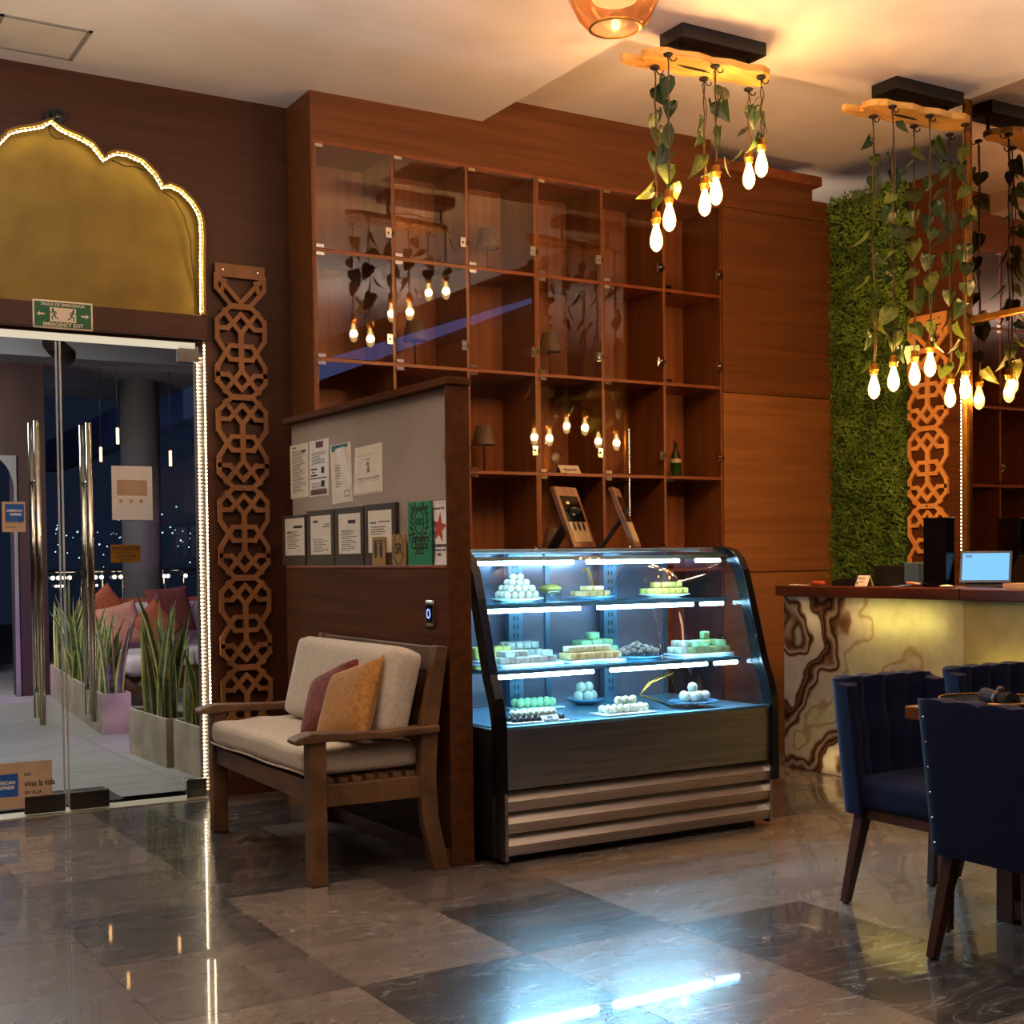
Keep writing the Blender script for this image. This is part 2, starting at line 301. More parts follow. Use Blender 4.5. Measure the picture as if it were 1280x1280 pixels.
# ------------------------------------------------------------------ mesh builder
class MB:
    def __init__(s): s.v = []; s.f = []; s.mi = []; s.sm = []
    def add(s, vs, fs, mi=0, smooth=False):
        o = len(s.v); s.v += [Vector(p) for p in vs]; s.f += [tuple(o+i for i in f) for f in fs]
        s.mi += [mi]*len(fs); s.sm += [smooth]*len(fs); return s
    def box(s, a, b, mi=0, m=None):
        (x0,y0,z0),(x1,y1,z1) = a, b
        if x0 > x1: x0,x1 = x1,x0
        if y0 > y1: y0,y1 = y1,y0
        if z0 > z1: z0,z1 = z1,z0
        vs = [Vector(p) for p in ((x0,y0,z0),(x1,y0,z0),(x1,y1,z0),(x0,y1,z0),(x0,y0,z1),(x1,y0,z1),(x1,y1,z1),(x0,y1,z1))]
        if m: vs = [m @ p for p in vs]
        return s.add(vs, [(3,2,1,0),(4,5,6,7),(0,1,5,4),(1,2,6,5),(2,3,7,6),(3,0,4,7)], mi)
    def prism(s, poly, axis, a, b, mi=0):
        """poly: 2-D outline in the two other axes (order x,y,z without axis), extruded a..b"""
        n = len(poly); vs = []
        for t in (a, b):
            for (u, v) in poly:
                p = [u, v]; p.insert(axis, t); vs.append(p)
        area = sum(poly[i][0]*poly[(i+1)%n][1]-poly[(i+1)%n][0]*poly[i][1] for i in range(n))
        flip = (area > 0) ^ (axis == 1) ^ (a > b)
        fs = [tuple(range(n))[::-1], tuple(range(n, 2*n))] + [(i,(i+1)%n,n+(i+1)%n,n+i) for i in range(n)]
        if not flip: fs = [f[::-1] for f in fs]
        return s.add(vs, fs, mi)
    def tube(s, path, r, seg=8, mi=0, caps=True, smooth=True):
        path = [Vector(p) for p in path]; n = len(path)
        rs = r if isinstance(r, (list, tuple)) else [r]*n
        vs = []; up = None
        for i, p in enumerate(path):
            t = (path[min(i+1,n-1)]-path[max(i-1,0)]).normalized()
            if up is None:
                up = Vector((0,0,1)) if abs(t.z) < .9 else Vector((1,0,0))
            a = (up - t*up.dot(t)).normalized(); b = t.cross(a); up = a
            for k in range(seg):
                an = 2*math.pi*k/seg; vs.append(p + (a*math.cos(an)+b*math.sin(an))*rs[i])
        fs = [(i*seg+k, i*seg+(k+1)%seg, (i+1)*seg+(k+1)%seg, (i+1)*seg+k) for i in range(n-1) for k in range(seg)]
        s.add(vs, fs, mi, smooth)
        if caps:
            o = len(s.v)-len(vs)
            s.f += [tuple(o+k for k in range(seg))[::-1], tuple(o+(n-1)*seg+k for k in range(seg))]; s.mi += [mi]*2; s.sm += [False]*2
        return s
    def lathe(s, prof, c=(0,0,0), seg=24, mi=0, smooth=True, caps=True, facet=None):
        vs = []; c = Vector(c)
        for (r, z) in prof:
            for k in range(seg):
                an = 2*math.pi*k/seg; rr = r*(1 if not facet else 1+facet*(k%2)); vs.append(c+Vector((rr*math.cos(an), rr*math.sin(an), z)))
        fs = [(i*seg+k, i*seg+(k+1)%seg, (i+1)*seg+(k+1)%seg, (i+1)*seg+k) for i in range(len(prof)-1) for k in range(seg)]
        s.add(vs, fs, mi, smooth)
        if caps:
            o = len(s.v)-len(vs); n = len(prof)
            if prof[0][0] > 1e-5: s.f.append(tuple(o+k for k in range(seg))[::-1]); s.mi.append(mi); s.sm.append(False)
            if prof[-1][0] > 1e-5: s.f.append(tuple(o+(n-1)*seg+k for k in range(seg))); s.mi.append(mi); s.sm.append(False)
        return s
    def ball(s, c, r, seg=10, rings=6, sq=(1,1,1), mi=0):
        prof = [(max(1e-6, math.sin(math.pi*i/rings)), -math.cos(math.pi*i/rings)) for i in range(rings+1)]
        o = len(s.v); s.lathe(prof, seg=seg, mi=mi, caps=False)
        for i in range(o, len(s.v)): s.v[i] = Vector(c)+Vector((s.v[i].x*r*sq[0], s.v[i].y*r*sq[1], s.v[i].z*r*sq[2]))
        return s
    def rbox(s, half, r, n=6, c=(0,0,0), m=None, puff=0, mi=0, disp=None):
        """rounded, optionally puffed box"""
        bm = bmesh.new(); bmesh.ops.create_cube(bm, size=2)
        bmesh.ops.subdivide_edges(bm, edges=bm.edges[:], cuts=n, use_grid_fill=True)
        h = Vector(half); c = Vector(c); vs = []
        for v in bm.verts:
            p = Vector((v.co.x*h.x, v.co.y*h.y, v.co.z*h.z))
            # denser toward the rim
            q = Vector([max(-(h[i]-r), min(h[i]-r, p[i])) for i in range(3)])
            d = p-q
            if d.length > 1e-6: p = q + d.normalized()*r
            if puff: p.z += puff*(1-(p.x/h.x)**2)*(1-(p.y/h.y)**2)*(1 if p.z > 0 else -1)
            if disp: p = disp(p)
            p = p + c
            vs.append(m @ p if m else p)
        bm.verts.ensure_lookup_table(); fs = [tuple(v.index for v in f.verts) for f in bm.faces]; bm.free()
        return s.add(vs, fs, mi, True)
    def seg2d(s, a, b, w, axis, t0, t1, mi=0):
        """flat bar of width w between two 2-D points, extruded along axis"""
        a, b = Vector(a), Vector(b); d = (b-a).normalized(); nrm = Vector((-d.y, d.x))*w/2; e = d*w*.42
        return s.prism([tuple(a-e+nrm), tuple(a-e-nrm), tuple(b+e-nrm), tuple(b+e+nrm)], axis, t0, t1, mi)
    def mesh(s, name, mats, org=(0,0,0)):
        me = bpy.data.meshes.new(name); o = Vector(org)
        me.from_pydata([tuple(p-o) for p in s.v], [], s.f)
        for m in (mats if isinstance(mats, (list,tuple)) else [mats]): me.materials.append(m)
        me.polygons.foreach_set('material_index', s.mi); me.polygons.foreach_set('use_smooth', s.sm)
        me.update()
        if len(s.f) < 9000:
            bm = bmesh.new(); bm.from_mesh(me); bmesh.ops.recalc_face_normals(bm, faces=bm.faces[:]); bm.to_mesh(me); bm.free()
        return me
ORG = {}
def obj(name, data, parent=None):
    o = bpy.data.objects.new(name, data); COL.objects.link(o)
    if parent: o.parent = parent
    return o
def bev(o, w=.004, seg=2):
    m = o.modifiers.new('bevel', 'BEVEL'); m.width = w; m.segments = seg; m.limit_method = 'ANGLE'; m.angle_limit = R(40); return o
def tag(o, label=None, cat=None, group=None, kind=None):
    if label: o['label'] = label
    if cat: o['category'] = cat
    if group: o['group'] = group
    if kind: o['kind'] = kind
    return o
def root(name, loc, label, cat, group=None, rotz=0):
    o = obj(name, None); o.location = loc; o.rotation_euler.z = rotz; ORG[o] = Vector(loc)
    return tag(o, label, cat, group)
def part(name, mb, mats, parent, label=None, kind=None, bevel=0, local=False):
    """mesh part; builder coordinates are world ones unless local"""
    og = Vector((0,0,0)) if local else ORG.get(parent, Vector((0,0,0)))
    o = obj(name, mb.mesh(name, mats, og), parent); ORG[o] = og
    if label: o['label'] = label
    if kind: o['kind'] = kind
    if bevel: bev(o, bevel)
    return o
def single(name, mb, mats, label, cat, group=None, bevel=0, kind=None):
    """a thing that is one mesh, origin at its base"""
    xs = [p.x for p in mb.v]; ys = [p.y for p in mb.v]; zs = [p.z for p in mb.v]
    og = Vector(((min(xs)+max(xs))/2, (min(ys)+max(ys))/2, min(zs)))
    o = obj(name, mb.mesh(name, mats, og)); o.location = og; ORG[o] = og
    if bevel: bev(o, bevel)
    return tag(o, label, cat, group, kind)
def struct(name, mb, mats, bevel=0, parent=None):
    o = obj(name, mb.mesh(name, mats), parent); ORG[o] = Vector((0,0,0))
    if not parent: o['kind'] = 'structure'
    if bevel: bev(o, bevel)
    return o
def dup(r, loc, rotz=None, label=None, group=None, scale=None):
    c = r.copy(); COL.objects.link(c); c.location = loc
    if rotz is not None: c.rotation_euler.z = rotz
    if label: c['label'] = label
    if group: c['group'] = group
    if scale: c.scale = (scale,)*3
    def kids(a, b):
        for ch in list(a.children):
            d = ch.copy(); COL.objects.link(d); d.parent = b; kids(ch, d)
    kids(r, c); return c
def text(s, size, loc, rot, m, parent, name='lettering', align='CENTER', bold=0.0, sx=1.0, depth=.0006):
    cu = bpy.data.curves.new(name, 'FONT'); cu.body = s; cu.size = size; cu.align_x = align; cu.align_y = 'CENTER'
    cu.extrude = depth; cu.offset = bold; cu.resolution_u = 3; cu.materials.append(m)
    tmp = bpy.data.objects.new('tmp_text', cu); COL.objects.link(tmp); bpy.context.view_layer.update()
    me = bpy.data.meshes.new_from_object(tmp.evaluated_get(bpy.context.evaluated_depsgraph_get())); bpy.data.objects.remove(tmp)
    if not me.materials: me.materials.append(m)
    o = obj(name, me, parent); o.location = Vector(loc)-ORG.get(parent, Vector((0,0,0))); o.rotation_euler = rot; o.scale.x = sx
    return o
FACE_Y = (R(90),0,0)          # readable from -Y
FACE_X = (R(90),0,R(-90))     # readable from -X

# ================================================================== SETTING
YD, YC, Z0, Z1 = 6.95, 6.62, 3.84, 3.99        # door wall, cabinet wall, ceilings
XP, XM, XA, XK = 2.67, 6.15, 6.75, 5.66        # partition face, mirror wall, alcove wall, counter front
T = 0.61
# floor: base slab and marble tiles one by one
fl = struct('floor', MB().box((-3,-3.5,-.12),(8.5,YD-.02,-.012)), grout)
proto_t = {}
for nm, m in (('l',tile_light),('m',tile_mid),('d',tile_dark)):
    b = MB(); g = .0009; h = T/2
    b.add([(-h+g,-h+g,-.012),(h-g,-h+g,-.012),(h-g,h-g,-.012),(-h+g,h-g,-.012),(-h+g,-h+g,0),(h-g,-h+g,0),(h-g,h-g,0),(-h+g,h-g,0)],
          [(0,1,5,4),(1,2,6,5),(2,3,7,6),(3,0,4,7),(4,5,6,7),(0,3,2,1)])
    proto_t[nm] = b.mesh('floor_tile', m)
rt = random.Random(3)
DARK = {}
for i, j, k in ((3,-1,'d'),(3,-2,'d'),(1,-1,'d'),(1,-2,'d'),(1,2,'d'),(1,3,'d'),(1,4,'d'),(2,0,'d'),(2,1,'m'),(0,1,'d'),(0,2,'m'),(-1,1,'m'),(-1,2,'m'),(-1,0,'m'),(2,-1,'l'),(2,-2,'l'),(3,0,'l'),(3,1,'l'),(2,2,'m'),(1,0,'l'),(1,1,'l'),(0,-1,'l'),(0,3,'l'),(0,4,'l'),(0,0,'m'),(0,-2,'m'),(4,-1,'l'),(4,-2,'m'),(4,0,'l'),(4,1,'l'),(5,0,'l'),(5,-1,'l'),(3,-3,'l')): DARK[(i,j)] = k
for i in range(-4, 10):
    for j in range(-6, 6):
        x, y = 1.06+T*(i+.5), 3.62+T*(j+.5)
        if y+T/2 > YD+.35 or x > 7.2: continue
        k = DARK.get((i,j)) or rt.choice('lllmmd')
        o = obj('floor_tile', proto_t[k], fl); o.location = (x, y, 0)
        if rt.random() < .5 and y < 6.4: o.rotation_euler.z = R(180)
# ceilings
MBc = MB()
MBc.box((-3,-3.5,Z0),(8.5,5.243,Z0+.3)).box((-3,5.243,Z0),(3.93,YD+.2,Z0+.3))
struct('ceiling', MBc, plaster)
struct('ceiling_tray', MB().box((3.93,5.243,Z1),(9.2,9.4,Z1+.16)), plaster)
# door wall (behind bench and glass doors)
b = MB().box((2.352,YD,0),(2.9,YD+.16,Z0)).box((-3,YD,2.49),(2.352,YD+.16,Z0)).box((-3,YD,0),(.79,YD+.16,2.49))
struct('wall_left', b, wood_wall)
struct('trim_1', MB().box((.70,YD-.05,2.505),(2.352,YD,2.632)), wood_wall, .004)     # lintel beam over the doors
struct('trim_2', MB().box((2.335,YD-.004,0),(2.352,YD+.16,2.505)), gold_rim)          # door jamb
struct('trim_3', MB().box((.79,YD,-.011),(2.335,YD+.16,.004)), alu)                    # threshold
# cabinet wall with its fascia; plain wood panels right of the cabinets
b = MB().box((2.85,YC+.40,0),(6.54,YC+.5,Z0)).box((2.85,YC,3.578),(3.93,YC+.40,Z0)).box((3.93,YC,3.578),(5.652,YC+.40,Z1))
b.box((2.85,YC,0),(2.862,YC+.40,3.578)).box((5.736,YC+.02,0),(6.54,YC+.4,3.80)).box((5.652,YC,3.578),(6.54,YC+.4,3.80)).box((6.54,YC+.02,0),(6.9,YC+.4,3.72))
wb = struct('wall_back', b, wood_panel_up)
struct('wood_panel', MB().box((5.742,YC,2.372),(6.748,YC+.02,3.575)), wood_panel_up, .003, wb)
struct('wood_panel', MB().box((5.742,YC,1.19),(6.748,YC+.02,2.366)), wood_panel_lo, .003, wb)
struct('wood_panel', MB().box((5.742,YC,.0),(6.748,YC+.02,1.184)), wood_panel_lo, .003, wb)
struct('trim_4', MB().box((5.652,YC-.05,3.80),(6.585,YC+.42,3.866)), wood_edge, .004)
# alcove wall (green wall and lattice hang on it), column, right wall that carries the mirror
struct('wall_alcove', MB().box((XA,5.02,0),(XA+.15,YC+.4,3.70)), wood_wall_y)
struct('wall_right', MB().box((XM+.02,-3.5,0),(XA+.15,5.02,Z0)), wood_wall_y)
struct('wall_rear', MB().box((-3.1,-3.6,0),(6.5,-3.5,Z0)), wood_wall)
struct('wall_side', MB().box((-3.1,-3.5,0),(-3,YD,Z0)), wood_wall_y)
# half-height partition: lower panel, recessed pin board, frame, cap
b = MB().box((XP,4.83,0),(2.77,YC,1.262)).box((XP+.045,4.83,1.262),(2.77,YC,2.03))
wp = struct('wall_partition', b, wood_wall_y)
struct('ledge', MB().box((XP-.004,4.83,1.262),(2.72,YC-.01,1.275)), wood_edge, .002, wp)
struct('post', MB().box((XP-.004,4.81,0),(2.775,4.829,2.03)), wood_wall_y, .003, wp)
struct('cap', MB().box((XP-.012,4.80,2.03),(2.78,YC-.002,2.062)), wood_wall_y, .003, wp)
struct('pin_board', MB().box((XP+.035,4.83,1.276),(XP+.045,YC-.02,2.028)), board_m, 0, wp)
struct('baseboard_partition', MB().box((XP-.008,4.83,0),(XP,YC,.07)), wood_cab, .002)

# ================================================================== GLASS DOORS
for nm, x0, x1, sgn in (('door_1',1.590,2.318,1),('door_2',.832,1.560,-1)):
    d = struct(nm, MB().box((x0,YD+.03,.025),(x1,YD+.042,2.452)), pane_m)
    # long double tube handle, one tube on each face of the glass
    hx = 1.708 if sgn > 0 else 1.447
    for yy in (YD-.032, YD+.105):
        hb = MB().tube([(hx,yy,.475 if yy < YD else .50),(hx,yy,2.03)], .0165, 14)
        o = part('handle', hb, chrome, d)
    so = MB()
    for z in (.64, 1.72): so.tube([(hx,YD-.03,z),(hx,YD+.105,z)], .012, 10)
    part('handle_standoff', so, chrome, d)
    inner = x0 if sgn > 0 else x1
    part('patch_fitting', MB().box((inner-.002*sgn,YD+.016,.012),(inner+.20*sgn,YD+.056,.105)), steel_dark, d, bevel=.003)
    outer = x1 if sgn > 0 else x0
    part('hinge', MB().box((outer+.004*sgn,YD+.012,.012),(outer-.11*sgn,YD+.06,.115)), chrome, d, bevel=.003)
    part('hinge', MB().box((outer+.004*sgn,YD+.012,2.385),(outer-.11*sgn,YD+.06,2.475)), chrome, d, bevel=.003)
    part('edge_seal', MB().box((inner-.009*sgn,YD+.029,.03),(inner-.001*sgn,YD+.043,2.452)), seal_m, d)
struct('trim_5', MB().box((.80,YD+.012,2.458),(2.30,YD+.055,2.492)), cream_bar)       # weakly emissive cream profile above the glass
# things stuck on the glass
yg = YD+.028
def glass_rect(a, c):   # two picture corners -> rectangle on the glass plane
    p, q = P(1, yg, *a), P(1, yg, *c); return p.x, q.x, q.z, p.z
x0,x1,z0,z1 = glass_rect((139,582),(191,650))
r_ = root('door_notice', ((x0+x1)/2, yg, z0), 'white printed notice in a clear sleeve on the right glass door', 'notice')
part('sheet', MB().box((x0,yg-.002,z0),(x1,yg,z1)), notice_m, r_)
part('sleeve', MB().box((x0-.004,yg-.0045,z0-.012),(x1+.035,yg-.003,z1+.012)), sleeve_m, r_)
w = x1-x0; h = z1-z0
pr = MB().box((x0+.13*w,yg-.0026,z0+.45*h),(x1-.13*w,yg-.002,z0+.74*h))
for k in range(3): pr.lathe([(.05*w,0),(.05*w,.0006)], seg=14); n_ = 28
pr2 = MB().box((x0+.13*w,yg-.0026,z0+.45*h),(x1-.13*w,yg-.002,z0+.74*h))
for k in range(3):
    cx_ = x0+w*(.22+.25*k); cz_ = z0+.35*h
    pr2.prism([(cx_+.05*w*math.cos(a), cz_+.05*w*math.sin(a)) for a in [i*math.pi/6 for i in range(12)]], 1, yg-.0026, yg-.002)
part('print', pr2, paper_tan, r_)
x0,x1,z0,z1 = glass_rect((138,681),(176,703))
r_ = root('caution_plate', ((x0+x1)/2, yg, z0), 'small gold caution plate on the right glass door under the notice', 'sign')
part('plate', MB().box((x0,yg-.002,z0),(x1,yg,z1)), sign_gold, r_, bevel=.001)
hh = z1-z0; xc = (x0+x1)/2
text('PRECAUCIÓN', .027, (xc,yg-.003,z0+hh*.78), FACE_Y, ink, r_, sx=.85); text('puerta de vidrio', .013, (xc,yg-.003,z0+hh*.58), FACE_Y, ink, r_)
text('CAUTION', .027, (xc,yg-.003,z0+hh*.38), FACE_Y, ink, r_, sx=.85); text('glass door', .013, (xc,yg-.003,z0+hh*.17), FACE_Y, ink, r_)
def amex(nm, x0, x1, z0, z1, bx0, bx1, bz0, bz1, lab, below):
    r_ = root(nm, ((x0+x1)/2, yg, z0), lab, 'sticker')
    part('backing', MB().box((x0,yg-.002,z0),(x1,yg,z1)), paper_tan, r_)
    part('blue_box', MB().box((bx0,yg-.003,bz0),(bx1,yg-.002,bz1)), blue_card, r_)
    bw, bh, bc = bx1-bx0, bz1-bz0, (bx0+bx1)/2
    text('AMERICAN', bw*.165, (bc-.01*bw,yg-.0042,bz0+bh*.62), FACE_Y, paper_w, r_, bold=.0008)
    text('EXPRESS', bw*.165, (bc+.06*bw,yg-.0042,bz0+bh*.40), FACE_Y, paper_w, r_, bold=.0008)
    if below:
        text('NO', .014, (bx0,yg-.003,z0+.075), FACE_Y, ink, r_, align='LEFT'); text('vivas la vida', .020, (bx0,yg-.003,z0+.05), FACE_Y, ink, r_, align='LEFT', sx=.9); text('SIN ELLA', .014, (bx0,yg-.003,z0+.025), FACE_Y, ink, r_, align='LEFT')
    else:
        text('NO', .022, (bx1+.03,yg-.003,bz1-.01), FACE_Y, ink, r_, align='LEFT', bold=.0006); text('vivas la vida', .045, (bx1+.03,yg-.003,(bz0+bz1)/2), FACE_Y, ink, r_, align='LEFT', bold=.0008, sx=.72); text('SIN ELLA', .022, (bx1+.03,yg-.003,bz0+.012), FACE_Y, ink, r_, align='LEFT', bold=.0006)
a = glass_rect((2,627),(32,665)); bq = glass_rect((6,630),(30,652))
amex('payment_sticker', a[0],a[1],a[2],a[3], bq[0],bq[1],bq[2],bq[3], 'small sticker with a blue square at eye height on the left glass door', True)
a = glass_rect((-60,960),(66,1006)); bq = glass_rect((-14,970),(23,995))
amex('kick_band_sticker', a[0],a[1],a[2],a[3], bq[0],bq[1],bq[2],bq[3], 'wide tan band sticker with a blue square low on the left glass door', False)

# LED strips on the jamb and around the arch
def led_strip(nm, path, label, m, w=.011, nrm=(0,-1,0), spacing=.0205, group=None, dsize=.0037, parent=None):
    """flat tape following a path with single diodes on it"""
    path = [Vector(p) for p in path]; nrm = Vector(nrm).normalized()
    if parent is None: r_ = root(nm, path[-1], label, 'light strip', group)
    else: r_ = parent
    tape = MB(); di = MB(); acc = 0
    for a, c in zip(path[:-1], path[1:]):
        d = c-a; L_ = d.length
        if L_ < 1e-5: continue
        t = d/L_; s = nrm.cross(t).normalized()
        vs = []
        for p in (a - t*.001, c + t*.001):
            for q in (p-s*w/2, p+s*w/2, p+s*w/2+nrm*.003, p-s*w/2+nrm*.003): vs.append(q)
        tape.add(vs, [(0,1,2,3),(7,6,5,4),(0,4,5,1),(1,5,6,2),(2,6,7,3),(3,7,4,0)])
        u = spacing-acc
        while u < L_:
            p = a+t*u+nrm*.004
            di.add([p-t*dsize-s*dsize, p+t*dsize-s*dsize, p+t*dsize+s*dsize, p-t*dsize+s*dsize, p+nrm*.003-t*dsize-s*dsize, p+nrm*.003+t*dsize-s*dsize, p+nrm*.003+t*dsize+s*dsize, p+nrm*.003-t*dsize+s*dsize],
                   [(3,2,1,0),(4,5,6,7),(0,1,5,4),(1,2,6,5),(2,3,7,6),(3,0,4,7)]); u += spacing
        acc = L_-(u-spacing)
    part('tape', tape, lino_cream, r_); part('diodes', di, m, r_, kind='stuff')
    return r_
led_strip('led_strip', [(2.343,YD-.006,2.495),(2.343,YD-.006,.03)], 'bright LED strip on the door jamb, the one nearer the wood lattice', white_led)
led_strip('led_strip', [(2.334,YD+.075,2.44),(2.334,YD+.075,.03)], 'bright LED strip on the door jamb, the one against the glass door', white_led, nrm=(-.7,-.7,0))

# ================================================================== ARCH PANEL
rh = [(249,390),(248.6,330),(249,300),(248,281),(244.7,268.7),(236,254.7),(222,240.6),(208,234.6),(199.7,236.6),
      (191,221),(174,204),(154.7,195.8),(142,194.2),(133,197),(126.5,202.6),(112.5,184.5),(98.5,176.2),(84,170),(72,164),(60.5,154.5)]
pts = [P(1, YD, *p) for p in rh]; xpk = pts[-1].x
out = [(p.x, p.z) for p in pts] + [(2*xpk-p.x, p.z) for p in reversed(pts[:-1])]
out[0] = (out[0][0], 2.632); out[-1] = (out[-1][0], 2.632)
ap = root('arch_panel', (xpk, YD, 2.632), 'gold scalloped arch panel with LED edge above the glass doors', 'wall panel')
part('gold_panel', MB().prism(out, 1, YD-.012, YD-.001), gold_m, ap)
rim = MB(); n = len(out)
cxz = Vector((xpk, 2.95))
def offs(d):
    res = []
    for i, p in enumerate(out):
        a = Vector(out[max(i-1,0)]); c = Vector(out[min(i+1,n-1)]); t = (c-a).normalized(); nr = Vector((t.y,-t.x))
        res.append(Vector(p)+nr*d)
    return res
o1 = offs(.014); o0 = offs(0)
if (o1[n//2]-cxz).length < (o0[n//2]-cxz).length: o1 = offs(-.014)
vs = []
for i in range(n):
    for q, yy in ((o0[i],YD-.001),(o1[i],YD-.001),(o1[i],YD-.070),(o0[i],YD-.070)): vs.append((q.x,yy,q.y))
fs = [(i*4+k, i*4+(k+1)%4, i*4+4+(k+1)%4, i*4+4+k) for i in range(n-1) for k in range(4)]
part('rim', MB().add(vs, fs), gold_rim, ap)
li = offs(-.010) if (offs(-.01)[n//2]-cxz).length < (o0[n//2]-cxz).length else offs(.010)
led_strip('led', [(p.x, YD-.048, p.y) for p in li], None, arch_led, w=.008, nrm=(0,-1,0), spacing=.0225, dsize=.0029, parent=ap)
cab = [P(1,YD-.03,*p) for p in ((249,385),(240,330),(238,300),(230,270),(219,250),(204,240))]
part('cable', MB().tube(cab, .003, 6), black_m, ap)
part('cable', MB().tube([P(1,YD-.018,*p) for p in ((140,200),(155,207),(170,208),(180,213))], .003, 6), black_m, ap)
part('cable', MB().tube([P(1,YD-.018,*p) for p in ((61,157),(62,166),(70,173),(80,173))], .003, 6), black_m, ap)
c0 = P(1, YD, 67, 148)
sp = root('wall_spotlight', c0, 'small round black spotlight on the wood wall over the tip of the gold arch', 'spotlight')
part('mount', MB().lathe([(.036,0),(.036,.016)], seg=20).__class__().prism([(c0.x+.052*math.cos(i*.3142), c0.z+.045*math.sin(i*.3142)) for i in range(20)], 1, YD-.02, YD), black_m, sp)
part('head', MB().tube([(c0.x,YD-.018,c0.z+.004),(c0.x+.004,YD-.1,c0.z-.012)], [.026,.034], 18), black_gloss, sp)
part('lens', MB().ball((c0.x+.0045,YD-.101,c0.z-.0125), .024, 14, 8, (1,.35,1)), black_gloss, sp)

# emergency exit sign on the lintel
yl = YD-.051
a_, c_ = P(1,yl,40,373), P(1,yl,116,413)
x0,x1 = a_.x, c_.x; zc = (P(1,yl,40,373).z+P(1,yl,116,415).z)/2; z1 = zc+.072; z0 = zc-.072
es = root('exit_sign', ((x0+x1)/2, yl, z0), 'green and cream emergency exit sign on the wood lintel above the doors', 'sign')
part('plate', MB().rbox(((x1-x0)/2,.003,.072), .0029, 4, ((x0+x1)/2,yl-.003,zc)), paper, es)
part('green_field', MB().box((x0+.009,yl-.0075,z0+.009),(x1-.009,yl-.006,z1-.009)), green_sign, es)
xc = (x0+x1)/2; w = x1-x0
part('picture_field', MB().box((x0+.085,yl-.0082,zc-.036),(x1-.085,yl-.0074,zc+.036)), paper, es)
text('SALIDA DE EMERGENCIA', .0215, (xc,yl-.0085,z1-.022), FACE_Y, paper, es, sx=.92, bold=.0003)
text('EMERGENCY EXIT', .0255, (xc,yl-.0085,z0+.021), FACE_Y, paper, es, sx=.98, bold=.0005)
def runner(cx, s):
    b = MB(); y0, y1 = yl-.0092, yl-.0081
    b.prism([(cx+.004*s+.0055*math.cos(i*.628), zc+.027+.0055*math.sin(i*.628)) for i in range(10)], 1, y0, y1)
    for p, q, w_ in (((.003,.020),(-.006,-.002),.009),((.003,.016),(.013,.008),.0042),((.013,.008),(.018,.014),.004),((.0,.017),(-.012,.012),.0042),((-.012,.012),(-.014,.003),.004),((-.006,-.003),(.007,-.012),.0052),((.007,-.012),(.006,-.026),.0048),((-.006,-.002),(-.012,-.017),.0052),((-.012,-.017),(-.024,-.021),.0048)):
        b.seg2d((cx+p[0]*s, zc+p[1]), (cx+q[0]*s, zc+q[1]), w_, 1, y0, y1)
    b.box((cx+.024*s-.0012,y0,zc-.032),(cx+.024*s+.0012,y1,zc+.032)); b.box((cx+.024*s,y0,zc+.03),(cx+.036*s,y1,zc+.033)); b.box((cx+.034*s,y0,zc-.032),(cx+.0365*s,y1,zc+.033))
    return b
part('running_figure', runner(xc-.048,-1), green_sign, es); part('running_figure', runner(xc+.048,1), green_sign, es)
for s in (-1,1):
    ax = xc+s*.112
    part('arrow', MB().prism([(ax-.02*s,zc-.004),(ax+.004*s,zc-.004),(ax+.004*s,zc-.011),(ax+.019*s,zc),(ax+.004*s,zc+.011),(ax+.004*s,zc+.004),(ax-.02*s,zc+.004)], 1, yl-.0085, yl-.0075), paper, es)
# service hatch in the ceiling
b = MB()
hx0,hx1,hy0,hy1 = 1.215,1.635,6.385,6.80
for q in (((hx0,hy0),(hx1,hy0+.018)),((hx0,hy1-.018),(hx1,hy1)),((hx0,hy0),(hx0+.018,hy1)),((hx1-.018,hy0),(hx1,hy1))): b.box((*q[0],Z0-.006),(*q[1],Z0))
hr = root('ceiling_hatch', (1.425,6.59,Z0), 'square service hatch in the pale ceiling above the doors', 'hatch')
part('frame', b, hatch_fr, hr); part('panel', MB().box((hx0+.024,hy0+.024,Z0-.004),(hx1-.024,hy1-.024,Z0)), hatch_m, hr)

